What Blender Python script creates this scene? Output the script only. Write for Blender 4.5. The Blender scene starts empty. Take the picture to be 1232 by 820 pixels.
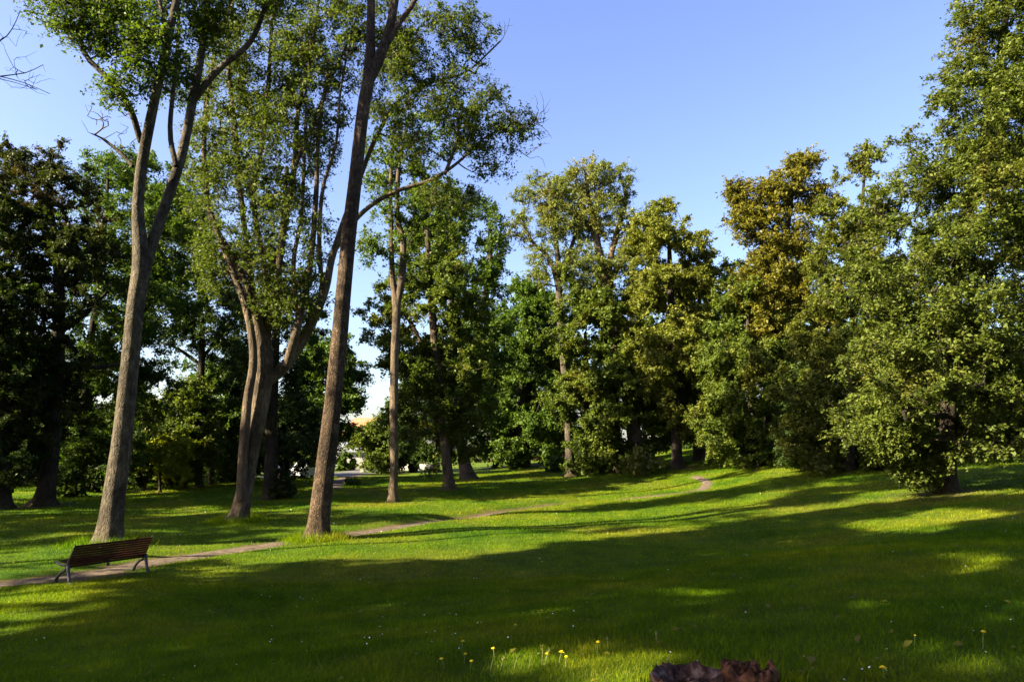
import bpy, bmesh, math, random
import numpy as np
from mathutils import Vector

random.seed(7)
rng = np.random.default_rng(11)
SC = bpy.context.scene
COL = SC.collection
R = math.radians

# ------------------------------------------------------------------ camera
F = 821.0                                   # focal length in photo pixels (24 mm on 36 mm)
PITCH = R(9.0)
EYE = 1.6
cam_d = bpy.data.cameras.new('camera')
cam_d.sensor_width = 36.0
cam_d.lens = F / 1232.0 * 36.0
cam_d.clip_end = 6000
cam = bpy.data.objects.new('camera', cam_d)
COL.objects.link(cam)
cam.location = (0, 0, EYE)
cam.rotation_euler = (R(90) + PITCH, 0, 0)
SC.camera = cam

# ------------------------------------------------------------------ world, sun
SUN_EL = R(29)
SUN_BACK = R(68)                            # sun stands this far left of straight behind the camera
to_sun = Vector((-math.sin(SUN_BACK) * math.cos(SUN_EL), -math.cos(SUN_BACK) * math.cos(SUN_EL), math.sin(SUN_EL)))
world = bpy.data.worlds.new('World')
SC.world = world
world.use_nodes = True
wn = world.node_tree
sky = wn.nodes.new('ShaderNodeTexSky')
sky.sky_type = 'NISHITA'
sky.sun_disc = False
sky.sun_elevation = SUN_EL
sky.sun_rotation = R(180) + SUN_BACK
sky.air_density = 1.0
sky.dust_density = 2.0
sky.ozone_density = 3.0
tint = wn.nodes.new('ShaderNodeMix'); tint.data_type = 'RGBA'; tint.blend_type = 'MULTIPLY'; tint.inputs[0].default_value = 1.0
wtc = wn.nodes.new('ShaderNodeTexCoord'); wsp = wn.nodes.new('ShaderNodeSeparateXYZ'); wr = wn.nodes.new('ShaderNodeValToRGB')
wn.links.new(wtc.outputs['Generated'], wsp.inputs[0]); wn.links.new(wsp.outputs[2], wr.inputs[0])
wr.color_ramp.elements[0].position = 0.05; wr.color_ramp.elements[0].color = (1.12, 1.02, .98, 1)
wr.color_ramp.elements[1].position = 0.55; wr.color_ramp.elements[1].color = (1.06, 0.95, 1.16, 1)
wn.links.new(wr.outputs[0], tint.inputs[7])
wn.links.new(sky.outputs[0], tint.inputs[6])
wn.links.new(tint.outputs[2], wn.nodes['Background'].inputs[0])
wn.nodes['Background'].inputs[1].default_value = 0.052
sl = bpy.data.lights.new('sun', 'SUN')
sl.energy = 5.0
sl.angle = R(0.55)
sl.color = (1.0, 0.87, 0.58)
sun = bpy.data.objects.new('sun', sl)
COL.objects.link(sun)
sun.rotation_euler = to_sun.to_track_quat('Z', 'Y').to_euler()
SC.view_settings.view_transform = 'Standard'
SC.view_settings.look = 'None'
SC.view_settings.gamma = 1
SC.view_settings.exposure = 2.78
try:
    SC.cycles.max_bounces = 6
    SC.cycles.diffuse_bounces = 2
    SC.cycles.transmission_bounces = 4
except Exception:
    pass

# ------------------------------------------------------------------ terrain function
def ss(a, b, t):
    t = np.clip((t - a) / (b - a), 0, 1)
    return t * t * (3 - 2 * t)

def h_base(x, y):
    x = np.asarray(x, float); y = np.asarray(y, float)
    L = -1.35 * ss(2, 15, y * 0.8 - x * 0.6) * (1 - 0.8 * ss(2, 26, x))
    Rr = 1.5 * ss(5, 34, x) * ss(10, 50, y)
    Fa = 1.5 * ss(42, 95, y) * ss(-14, 12, x)
    und = 0.05 * np.sin(x * 0.35 + 1.3) * np.cos(y * 0.27) + 0.03 * np.sin(x * 0.9 + y * 0.6)
    return L + Rr + Fa + und * ss(3, 12, np.hypot(x, y))

CP, SP = math.cos(PITCH), math.sin(PITCH)
def ray(px, py):
    u = (px - 616) / F; v = (410 - py) / F
    return np.array([u, CP - v * SP, SP + v * CP])

def ground0(px, py, hf=h_base):
    d = ray(px, py); d = d / d[1]
    t = np.concatenate([np.arange(3, 30, 0.02), np.arange(30, 400, 0.1)])
    z = EYE + d[2] * t
    g = hf(d[0] * t, t)
    i = np.argmax(z <= g)
    if not (z <= g).any():
        i = len(t) - 1
    return np.array([d[0] * t[i], t[i], float(g[i])])

def at(px, py, Y):
    d = ray(px, py); d = d / d[1]
    return np.array([d[0] * Y, Y, EYE + d[2] * Y])

def catmull(P, step=0.5):
    P = [np.asarray(p, float) for p in P]
    P = [2 * P[0] - P[1]] + P + [2 * P[-1] - P[-2]]
    out = []
    for i in range(1, len(P) - 2):
        n = max(2, int(np.linalg.norm(P[i + 1] - P[i]) / step))
        for k in range(n):
            t = k / n
            out.append(0.5 * ((2 * P[i]) + (-P[i - 1] + P[i + 1]) * t + (2 * P[i - 1] - 5 * P[i] + 4 * P[i + 1] - P[i + 2]) * t * t
                              + (-P[i - 1] + 3 * P[i] - 3 * P[i + 1] + P[i + 2]) * t ** 3))
    out.append(P[-2])
    return np.array(out)

path_px = [(-150, 722), (-70, 709), (0, 700), (60, 693), (125, 684), (200, 671), (280, 660), (340, 651), (420, 640), (520, 624), (640, 608),
           (720, 601), (800, 594), (846, 587)]
PATH = catmull([ground0(*p)[:2] for p in path_px], 0.4)
path2_px = [(838, 590), (850, 583), (847, 577), (836, 573)]
PATH2 = catmull([ground0(*p)[:2] for p in path2_px], 0.4)
path3_px = [(372, 646), (400, 600), (398, 588), (410, 578), (428, 572), (452, 565), (470, 560)]
PATH3 = catmull([ground0(*p)[:2] for p in path3_px[2:]], 0.5)

def pdist(x, y, P):
    x = np.asarray(x, float); y = np.asarray(y, float)
    sh = x.shape
    x = x.ravel(); y = y.ravel()
    out = np.full(x.shape, 99.0)
    lo = P.min(0) - 3; hi = P.max(0) + 3
    m = np.where((x > lo[0]) & (x < hi[0]) & (y > lo[1]) & (y < hi[1]))[0]
    for i in range(0, len(m), 20000):
        j = m[i:i + 20000]
        best = np.full(len(j), 1e9)
        for k in range(len(P) - 1):
            a = P[k]; b = P[k + 1]; ab = b - a
            t = np.clip(((x[j] - a[0]) * ab[0] + (y[j] - a[1]) * ab[1]) / (ab @ ab), 0, 1)
            dd = (x[j] - a[0] - t * ab[0]) ** 2 + (y[j] - a[1] - t * ab[1]) ** 2
            best = np.minimum(best, dd)
        out[j] = np.sqrt(best)
    return out.reshape(sh)

def h(x, y):
    z = h_base(x, y)
    d = pdist(x, y, PATH)
    dep = 0.07 + 0.13 * ss(-7, -2, x) * (1 - ss(5.0, 7.5, x))
    return z - dep * np.exp(-(d / 0.8) ** 4)

def ground(px, py):
    return ground0(px, py, h_base)

def hz(x, y):
    return float(h(np.array([x]), np.array([y]))[0])

# ------------------------------------------------------------------ materials
LEAF, BARK = 0.76, 0.44
def new_mat(name):
    m = bpy.data.materials.new(name); m.use_nodes = True
    nt = m.node_tree
    return m, nt, nt.nodes['Principled BSDF'], nt.nodes['Material Output']

def N(nt, typ, **kw):
    n = nt.nodes.new(typ)
    for k, v in kw.items():
        if k in n.inputs: n.inputs[k].default_value = v
        else: setattr(n, k, v)
    return n

def ramp(nt, fac, stops):
    r = nt.nodes.new('ShaderNodeValToRGB')
    el = r.color_ramp.elements
    while len(el) < len(stops): el.new(0.5)
    for e, (p, c) in zip(el, stops):
        e.position = p; e.color = (*c, 1)
    nt.links.new(fac, r.inputs[0])
    return r.outputs[0]

def mixc(nt, f, a, b, mode='MIX'):
    m = nt.nodes.new('ShaderNodeMix'); m.data_type = 'RGBA'; m.blend_type = mode
    for s, v in ((m.inputs[0], f), (m.inputs[6], a), (m.inputs[7], b)):
        if isinstance(v, (int, float)): s.default_value = v
        elif isinstance(v, tuple): s.default_value = (*v, 1)
        else: nt.links.new(v, s)
    return m.outputs[2]

def sc3(c, s): return tuple(v * s for v in c)
def lf3(c): return (c[0] * LEAF * 1.08, c[1] * LEAF * 1.05, c[2] * LEAF * .66)
def leaf_mat(name, dark, mid, light, odd=None, odd_amt=0.0, transl=0.35, patch=0.25, top=None):
    dark, mid, light = (lf3(c) for c in (dark, mid, light))
    if odd: odd = lf3(odd)
    m, nt, bs, out = new_mat(name)
    a = N(nt, 'ShaderNodeAttribute', attribute_name='tint')
    geo = N(nt, 'ShaderNodeNewGeometry')
    c = ramp(nt, a.outputs['Fac'], [(0, dark), (0.5, mid), (1, light)])
    if odd:
        nz = N(nt, 'ShaderNodeTexNoise', Scale=patch, Detail=3.0)
        nt.links.new(geo.outputs['Position'], nz.inputs['Vector'])
        f = ramp(nt, nz.outputs[0], [(max(0, 0.62 - odd_amt), (0, 0, 0)), (min(1, 0.78 - odd_amt * 0.7), (1, 1, 1))])
        c = mixc(nt, f, c, odd)
    bs.inputs['Roughness'].default_value = 0.55
    bs.inputs['Specular IOR Level'].default_value = 0.16
    nt.links.new(c, bs.inputs['Base Color'])
    tr = N(nt, 'ShaderNodeBsdfTranslucent')
    tc = mixc(nt, 1.0, c, (1.25, 1.3, 0.5), 'MULTIPLY')
    nt.links.new(tc, tr.inputs[0])
    mx = N(nt, 'ShaderNodeMixShader', Fac=transl)
    nt.links.new(bs.outputs[0], mx.inputs[1]); nt.links.new(tr.outputs[0], mx.inputs[2])
    nt.links.new(mx.outputs[0], out.inputs[0])
    return m

LM = {
 'ash':    leaf_mat('leaf_ash', (.045, .085, .018), (.075, .125, .022), (.12, .17, .03)),
 'willow': leaf_mat('leaf_willow', (.045, .078, .02), (.075, .11, .026), (.115, .145, .038), transl=.4),
 'pale':   leaf_mat('leaf_pale', (.09, .125, .04), (.13, .165, .055), (.18, .20, .08), (.19, .19, .06), .1),
 'green':  leaf_mat('leaf_green', (.035, .075, .016), (.06, .11, .02), (.10, .15, .03)),
 'mid':    leaf_mat('leaf_mid', (.045, .08, .018), (.08, .115, .022), (.12, .15, .03), (.12, .12, .025), .05),
 'maple':  leaf_mat('leaf_maple', (.042, .066, .016), (.078, .108, .024), (.13, .155, .04), (.12, .112, .03), .05, patch=.35),
 'gold':   leaf_mat('leaf_gold', (.075, .08, .016), (.12, .118, .02), (.175, .155, .025), (.125, .108, .02), .06, patch=.45),
 'olive':  leaf_mat('leaf_olive', (.055, .072, .015), (.085, .105, .02), (.125, .14, .03), (.12, .11, .022), .03),
 'yg':     leaf_mat('leaf_yellow_green', (.08, .105, .02), (.125, .145, .03), (.18, .185, .05)),
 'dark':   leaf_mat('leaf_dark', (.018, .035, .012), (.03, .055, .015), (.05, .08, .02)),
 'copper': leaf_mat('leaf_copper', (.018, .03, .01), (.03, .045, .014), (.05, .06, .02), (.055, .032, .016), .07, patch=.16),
 'lime':   leaf_mat('leaf_lime', (.16, .2, .02), (.24, .28, .025), (.32, .34, .04)),
}

def bark_mat(name, c1, c2, c3, scale=5.0, stretch=0.22, moss=True, bump=0.5):
    c1, c2, c3 = (sc3(c, BARK) for c in (c1, c2, c3))
    m, nt, bs, out = new_mat(name)
    geo = N(nt, 'ShaderNodeNewGeometry')
    mp = N(nt, 'ShaderNodeMapping'); mp.inputs['Scale'].default_value = (1, 1, stretch)
    nt.links.new(geo.outputs['Position'], mp.inputs[0])
    n1 = N(nt, 'ShaderNodeTexNoise', Scale=scale * 2.2, Detail=8.0, Roughness=0.65, Distortion=0.4)
    n2 = N(nt, 'ShaderNodeTexNoise', Scale=1.1, Detail=4.0)
    vo = N(nt, 'ShaderNodeTexVoronoi', Scale=scale * 3.2); vo.feature = 'DISTANCE_TO_EDGE'
    nt.links.new(mp.outputs[0], n1.inputs['Vector']); nt.links.new(geo.outputs['Position'], n2.inputs['Vector'])
    nt.links.new(mp.outputs[0], vo.inputs['Vector'])
    c = ramp(nt, n1.outputs[0], [(0.34, c1), (0.5, c2), (0.66, c3)])
    f2 = ramp(nt, n2.outputs[0], [(0.36, (0.5, 0.46, 0.42)), (0.5, (.95, .93, .9)), (0.68, (1.25, 1.2, 1.15))])
    c = mixc(nt, 1.0, c, f2, 'MULTIPLY')
    crk = ramp(nt, vo.outputs[0], [(0.0, (.38, .34, .32)), (0.09, (1, 1, 1))])
    c = mixc(nt, min(.85, bump * 1.2), c, mixc(nt, 1.0, c, crk, 'MULTIPLY'))
    if moss:
        at_ = N(nt, 'ShaderNodeAttribute', attribute_name='moss')
        n3 = N(nt, 'ShaderNodeTexNoise', Scale=7.0, Detail=5.0)
        nt.links.new(geo.outputs['Position'], n3.inputs['Vector'])
        ma = N(nt, 'ShaderNodeMath', operation='MULTIPLY')
        r3 = ramp(nt, n3.outputs[0], [(0.38, (0, 0, 0)), (0.6, (1, 1, 1))])
        nt.links.new(at_.outputs['Fac'], ma.inputs[0]); nt.links.new(r3, ma.inputs[1])
        c = mixc(nt, ma.outputs[0], c, (.045, .036, .010))
    nt.links.new(c, bs.inputs['Base Color'])
    bs.inputs['Roughness'].default_value = 0.9
    bs.inputs['Specular IOR Level'].default_value = 0.2
    ad = N(nt, 'ShaderNodeMath', operation='MINIMUM'); ad.inputs[1].default_value = 0.12
    nt.links.new(vo.outputs[0], ad.inputs[0])
    mu = N(nt, 'ShaderNodeMath', operation='MULTIPLY_ADD'); mu.inputs[1].default_value = 3.0
    nt.links.new(ad.outputs[0], mu.inputs[0]); nt.links.new(n1.outputs[0], mu.inputs[2])
    bp = N(nt, 'ShaderNodeBump', Strength=min(1, bump * 1.3), Distance=0.07)
    nt.links.new(mu.outputs[0], bp.inputs['Height']); nt.links.new(bp.outputs[0], bs.inputs['Normal'])
    return m

BM = {
 'grey':  bark_mat('bark_grey', (.055, .045, .034), (.125, .102, .078), (.22, .19, .15), 3.4, .45, bump=.5),
 'brown': bark_mat('bark_brown', (.04, .026, .017), (.125, .082, .054), (.27, .19, .14), 5.5, .5, bump=.7),
 'tan':   bark_mat('bark_tan', (.10, .075, .05), (.20, .15, .105), (.32, .25, .18), 5.0, .2, bump=.6),
 'dark':  bark_mat('bark_dark', (.03, .023, .017), (.06, .048, .036), (.11, .09, .07), 5.0, .22),
}

def grass_color(nt, geo):
    n1 = N(nt, 'ShaderNodeTexNoise', Scale=0.22, Detail=5.0, Roughness=0.6)
    n2 = N(nt, 'ShaderNodeTexNoise', Scale=1.7, Detail=4.0)
    for n in (n1, n2): nt.links.new(geo.outputs['Position'], n.inputs['Vector'])
    c = ramp(nt, n1.outputs[0], [(0.33, (.043, .100, .002)), (0.50, (.082, .136, .003)), (0.66, (.136, .162, .006))])
    n5 = N(nt, 'ShaderNodeTexNoise', Scale=0.11, Detail=6.0, Roughness=0.7, Distortion=0.6)
    nt.links.new(geo.outputs['Position'], n5.inputs['Vector'])
    c = mixc(nt, ramp(nt, n5.outputs[0], [(0.5, (0, 0, 0)), (0.66, (.6, .6, .6))]), c, (.14, .135, .018))
    c2 = ramp(nt, n2.outputs[0], [(0.35, (0.75, 0.8, 0.7)), (0.65, (1.15, 1.12, 1.0))])
    return mixc(nt, 1.0, c, c2, 'MULTIPLY')

m_ground, nt, bs, out = new_mat('lawn_ground')
geo = N(nt, 'ShaderNodeNewGeometry')
gc = grass_color(nt, geo)
soil = N(nt, 'ShaderNodeAttribute', attribute_name='soil')
n4 = N(nt, 'ShaderNodeTexNoise', Scale=3.0, Detail=6.0)
nt.links.new(geo.outputs['Position'], n4.inputs['Vector'])
mm = N(nt, 'ShaderNodeMath', operation='MULTIPLY_ADD'); mm.inputs[1].default_value = 1.2
nt.links.new(n4.outputs[0], mm.inputs[0])
sb = N(nt, 'ShaderNodeMath', operation='SUBTRACT'); sb.inputs[1].default_value = 1.1
nt.links.new(soil.outputs['Fac'], mm.inputs[2])
nt.links.new(mm.outputs[0], sb.inputs[0])
cl = ramp(nt, sb.outputs[0], [(0.0, (0, 0, 0)), (0.35, (1, 1, 1))])
gc = mixc(nt, 1.0, gc, (.62, .62, .62), 'MULTIPLY')
gc = mixc(nt, cl, gc, (.085, .06, .03))
nt.links.new(gc, bs.inputs['Base Color'])
bs.inputs['Roughness'].default_value = 0.9; bs.inputs['Specular IOR Level'].default_value = 0.1
nb = N(nt, 'ShaderNodeTexNoise', Scale=22.0, Detail=6.0, Roughness=0.7)
nt.links.new(geo.outputs['Position'], nb.inputs['Vector'])
bp = N(nt, 'ShaderNodeBump', Strength=0.9, Distance=0.09)
nt.links.new(nb.outputs[0], bp.inputs['Height']); nt.links.new(bp.outputs[0], bs.inputs['Normal'])

m_grass, nt, bs, out = new_mat('grass_blades')
geo = N(nt, 'ShaderNodeNewGeometry')
gc = grass_color(nt, geo)
a = N(nt, 'ShaderNodeAttribute', attribute_name='tint')
gv = ramp(nt, a.outputs['Fac'], [(0, (.7, .8, .7)), (0.6, (1.0, 1.0, 1.0)), (0.86, (1.4, 1.25, 1.2)), (1, (2.6, 1.8, 2.6))])  # brightest stops paint highlight flecks onto random blades
gc = mixc(nt, 1.0, gc, gv, 'MULTIPLY')
nt.links.new(gc, bs.inputs['Base Color']); bs.inputs['Roughness'].default_value = 0.5
bs.inputs['Specular IOR Level'].default_value = 0.05
tr = N(nt, 'ShaderNodeBsdfTranslucent')
tc = mixc(nt, 1.0, gc, (1.2, 1.35, 0.5), 'MULTIPLY'); nt.links.new(tc, tr.inputs[0])
mx = N(nt, 'ShaderNodeMixShader', Fac=0.45)
nt.links.new(bs.outputs[0], mx.inputs[1]); nt.links.new(tr.outputs[0], mx.inputs[2]); nt.links.new(mx.outputs[0], out.inputs[0])

def noise_mat(name, stops, scale=8.0, rough=0.85, bump=0.3, dist=0.02, spec=0.3, metal=0.0, obj_space=False):
    m, nt, bs, out = new_mat(name)
    geo = N(nt, 'ShaderNodeTexCoord' if obj_space else 'ShaderNodeNewGeometry')
    n1 = N(nt, 'ShaderNodeTexNoise', Scale=scale, Detail=7.0, Roughness=0.6)
    nt.links.new(geo.outputs['Object' if obj_space else 'Position'], n1.inputs['Vector'])
    nt.links.new(ramp(nt, n1.outputs[0], stops), bs.inputs['Base Color'])
    bs.inputs['Roughness'].default_value = rough; bs.inputs['Metallic'].default_value = metal
    bs.inputs['Specular IOR Level'].default_value = spec
    if bump:
        bp = N(nt, 'ShaderNodeBump', Strength=bump, Distance=dist)
        nt.links.new(n1.outputs[0], bp.inputs['Height']); nt.links.new(bp.outputs[0], bs.inputs['Normal'])
    return m

m_path = noise_mat('path_gravel', [(0.3, (.035, .024, .017)), (0.45, (.07, .051, .038)), (0.6, (.10, .078, .061)), (0.75, (.17, .14, .115))], 5.0, .95, .6, .03, .1)
m_road = noise_mat('asphalt', [(0.3, (.05, .05, .05)), (0.7, (.09, .085, .08))], 6.0)
m_slat = noise_mat('bench_wood', [(0.3, (.022, .006, .003)), (0.5, (.045, .012, .006)), (0.75, (.08, .024, .011))], 12.0, .75, .2, .004, .15)
m_iron = noise_mat('bench_iron', [(0.3, (.018, .019, .02)), (0.7, (.04, .04, .042))], 20.0, .5, .15, .003, .5)
m_stump = noise_mat('stump_wood', [(0.3, (.012, .006, .004)), (0.48, (.05, .022, .011)), (0.6, (.12, .055, .028)), (0.72, (.24, .13, .08))], 9.0, .9, .9, .05, .15)
m_stumptop = noise_mat('stump_top', [(0.3, (.012, .006, .004)), (0.5, (.06, .032, .022)), (0.7, (.19, .13, .10))], 14.0, .9, .9, .03, .15)
m_cream = noise_mat('render_cream', [(0.3, (.30, .22, .15)), (0.7, (.36, .27, .19))], 1.0, .9, .1)
m_white = noise_mat('render_white', [(0.3, (.26, .25, .235)), (0.7, (.32, .31, .30))], 1.0, .9, .1)
m_greyroof = noise_mat('roof_grey', [(0.3, (.10, .11, .13)), (0.7, (.18, .19, .21))], 3.0, .8, .2)
m_glassd = noise_mat('window_dark', [(0.3, (.02, .025, .03)), (0.7, (.05, .06, .07))], 1.0, .15, 0, spec=.6)
m_carw = noise_mat('car_white', [(0.3, (.70, .71, .73)), (0.7, (.80, .80, .80))], 2.0, .25, 0, spec=.5)
m_card = noise_mat('car_blue', [(0.3, (.02, .03, .06)), (0.7, (.03, .04, .08))], 2.0, .25, 0, spec=.5)
m_tyre = noise_mat('tyre', [(0.3, (.015, .015, .015)), (0.7, (.03, .03, .03))], 8.0, .85, .1)
m_rim = noise_mat('rim', [(0.3, (.4, .4, .41)), (0.7, (.5, .5, .5))], 4.0, .35, 0, metal=.6)
m_redl = noise_mat('tail_lamp', [(0.3, (.4, .02, .02)), (0.7, (.5, .03, .03))], 4.0, .3, 0)
m_yellow = noise_mat('petal_yellow', [(0.3, (.62, .46, .005)), (0.7, (.72, .58, .01))], 60.0, .7, 0)
m_daisy = noise_mat('petal_white', [(0.3, (.7, .7, .66)), (0.7, (.8, .8, .78))], 60.0, .7, 0)
m_stem = noise_mat('plant_stem', [(0.3, (.10, .15, .04)), (0.7, (.18, .22, .08))], 30.0, .7, 0)
m_straw = noise_mat('plant_straw', [(0.3, (.10, .11, .03)), (0.7, (.19, .18, .07))], 30.0, .7, 0)
m_post = noise_mat('post_stone', [(0.3, (.25, .23, .2)), (0.7, (.33, .31, .28))], 6.0, .85, .2)

def brick_mat(name, c1, c2, mortar, sc=1.0):
    m, nt, bs, out = new_mat(name)
    tc = N(nt, 'ShaderNodeTexCoord'); sp = N(nt, 'ShaderNodeSeparateXYZ'); cb = N(nt, 'ShaderNodeCombineXYZ')
    nt.links.new(tc.outputs['Object'], sp.inputs[0])
    ad = N(nt, 'ShaderNodeMath', operation='ADD'); nt.links.new(sp.outputs[0], ad.inputs[0]); nt.links.new(sp.outputs[1], ad.inputs[1])
    nt.links.new(ad.outputs[0], cb.inputs[0]); nt.links.new(sp.outputs[2], cb.inputs[1])
    b = N(nt, 'ShaderNodeTexBrick', Scale=4.0 * sc)
    b.inputs['Color1'].default_value = (*c1, 1); b.inputs['Color2'].default_value = (*c2, 1); b.inputs['Mortar'].default_value = (*mortar, 1)
    nt.links.new(cb.outputs[0], b.inputs['Vector']); nt.links.new(b.outputs[0], bs.inputs['Base Color'])
    bs.inputs['Roughness'].default_value = .9
    return m
m_brick = brick_mat('brick_red', (.20, .06, .035), (.15, .045, .028), (.15, .12, .1))
m_tile = brick_mat('roof_tile', (.32, .10, .045), (.26, .08, .04), (.2, .07, .04), .8)

# ------------------------------------------------------------------ object helpers
def tag(o, label=None, cat=None, group=None, kind=None):
    if label: o['label'] = label
    if cat: o['category'] = cat
    if group: o['group'] = group
    if kind: o['kind'] = kind
    return o

def mesh_np(name, V, Fc, mat, parent=None, loc=(0, 0, 0), face_attr=None, vert_attr=None, smooth=False, mats=None, mat_idx=None):
    """V (n,3); Fc (m,k) uniform faces."""
    me = bpy.data.meshes.new(name)
    V = np.asarray(V, np.float32) - np.asarray(loc, np.float32)
    Fc = np.asarray(Fc, np.int32)
    me.vertices.add(len(V)); me.vertices.foreach_set('co', V.ravel())
    k = Fc.shape[1]
    me.loops.add(Fc.size); me.loops.foreach_set('vertex_index', Fc.ravel())
    me.polygons.add(len(Fc)); me.polygons.foreach_set('loop_start', np.arange(0, Fc.size, k, dtype=np.int32))
    if smooth: me.polygons.foreach_set('use_smooth', np.ones(len(Fc), bool))
    for m in (mats or [mat]): me.materials.append(m)
    if mat_idx is not None: me.polygons.foreach_set('material_index', np.asarray(mat_idx, np.int32))
    if face_attr is not None:
        a = me.attributes.new('tint', 'FLOAT', 'FACE'); a.data.foreach_set('value', np.asarray(face_attr, np.float32))
    if vert_attr:
        for nm, arr in vert_attr.items():
            a = me.attributes.new(nm, 'FLOAT', 'POINT'); a.data.foreach_set('value', np.asarray(arr, np.float32))
    me.update(calc_edges=True)
    o = bpy.data.objects.new(name, me); COL.objects.link(o)
    if parent is not None: o.parent = parent
    else: o.location = loc
    return o

def empty(name, loc, rz=0):
    o = bpy.data.objects.new(name, None); COL.objects.link(o)
    o.location = tuple(float(v) for v in loc); o.rotation_euler = (0, 0, rz); o.empty_display_size = 0.3
    return o

class MB:
    """collects boxes / prisms / tubes in local coordinates into one mesh"""
    def __init__(s): s.bm = bmesh.new()
    def box(s, c, d, rot=None, bev=0.0):
        r = bmesh.ops.create_cube(s.bm, size=1)
        vs = r['verts']
        for v in vs: v.co = Vector((v.co.x * d[0], v.co.y * d[1], v.co.z * d[2]))
        if bev > 0:
            es = list({e for v in vs for e in v.link_edges})
            rb = bmesh.ops.bevel(s.bm, geom=es, offset=bev, segments=2, affect='EDGES')
            vs = list({v for f in rb['faces'] for v in f.verts} | {v for v in vs if v.is_valid})
        if rot is not None:
            for v in vs: v.co = rot @ v.co
        for v in vs: v.co += Vector(c)
        return s
    def prism(s, pts, axis, a, b):
        def mk(p, t):
            return {'x': (t, p[0], p[1]), 'y': (p[0], t, p[1]), 'z': (p[0], p[1], t)}[axis]
        A = [s.bm.verts.new(mk(p, a)) for p in pts]; B = [s.bm.verts.new(mk(p, b)) for p in pts]
        s.bm.faces.new(A); s.bm.faces.new(B[::-1])
        n = len(pts)
        for i in range(n): s.bm.faces.new((A[i], B[i], B[(i + 1) % n], A[(i + 1) % n]))
        return s
    def tube(s, P, rad, sides=8):
        V, Fc = tube_np(np.asarray(P, float), np.broadcast_to(np.asarray(rad, float), (len(P),)), sides)
        vs = [s.bm.verts.new(v) for v in V]
        for f in Fc: s.bm.faces.new([vs[i] for i in f])
        n = len(P)
        s.bm.faces.new([vs[i] for i in range(sides)][::-1]); s.bm.faces.new([vs[(n - 1) * sides + i] for i in range(sides)])
        return s
    def cyl(s, c, r, l, axis='x', n=20):
        pts = [(math.cos(2 * math.pi * i / n) * r, math.sin(2 * math.pi * i / n) * r) for i in range(n)]
        ca = {'x': (c[1], c[2]), 'y': (c[0], c[2]), 'z': (c[0], c[1])}[axis]
        cc = {'x': c[0], 'y': c[1], 'z': c[2]}[axis]
        return s.prism([(p[0] + ca[0], p[1] + ca[1]) for p in pts], axis, cc - l / 2, cc + l / 2)
    def build(s, name, mat, parent=None, loc=None, smooth=False):
        bmesh.ops.recalc_face_normals(s.bm, faces=s.bm.faces)
        me = bpy.data.meshes.new(name); s.bm.to_mesh(me); s.bm.free()
        me.materials.append(mat)
        if smooth: me.polygons.foreach_set('use_smooth', [True] * len(me.polygons))
        o = bpy.data.objects.new(name, me); COL.objects.link(o)
        if parent is not None: o.parent = parent
        if loc is not None: o.location = tuple(float(v) for v in loc)
        return o

def tube_np(P, rad, sides, wob=0.0, flare=None, seed=0):
    n = len(P)
    T = np.gradient(P, axis=0) if n > 2 else np.repeat((P[1] - P[0])[None], n, 0)
    T /= np.linalg.norm(T, axis=1, keepdims=True) + 1e-9
    ref = np.array([0.31, 0.95, 0.02]) if abs(T[0, 1]) < 0.8 else np.array([1., 0, 0])
    U = np.zeros((n, 3)); W = np.zeros((n, 3))
    u = ref - (ref @ T[0]) * T[0]; u /= np.linalg.norm(u)
    for i in range(n):
        u = u - (u @ T[i]) * T[i]; u /= np.linalg.norm(u) + 1e-9
        U[i] = u; W[i] = np.cross(T[i], u)
    th = np.arange(sides) * 2 * np.pi / sides
    rr = np.repeat(rad[:, None], sides, 1)
    if wob > 0:
        r2 = np.random.default_rng(seed)
        s_ = np.linspace(0, 1, n)[:, None] * np.linalg.norm(P[-1] - P[0])
        w = sum(r2.normal() * np.sin(k * th[None, :] + r2.uniform(0, 6) + s_ * r2.uniform(-.8, .8)) * np.cos(s_ * r2.uniform(.5, 2.5) + r2.uniform(0, 6)) for k in (1, 2, 3, 4, 5))
        rr = rr * (1 + wob * w)
    if flare is not None:
        lob = 1 + 0.32 * np.sin(5 * th[None, :] + seed) + 0.2 * np.sin(3 * th[None, :] + 2 * seed)
        rr = rr * (1 + flare[:, None] * lob)
    V = P[:, None, :] + U[:, None, :] * (np.cos(th)[None, :, None] * rr[..., None]) + W[:, None, :] * (np.sin(th)[None, :, None] * rr[..., None])
    i = np.arange(n - 1)[:, None]; j = np.arange(sides)[None, :]; j2 = (j + 1) % sides
    Fc = np.stack([i * sides + j, i * sides + j2, (i + 1) * sides + j2, (i + 1) * sides + j], -1).reshape(-1, 4)
    return V.reshape(-1, 3), Fc

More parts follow.
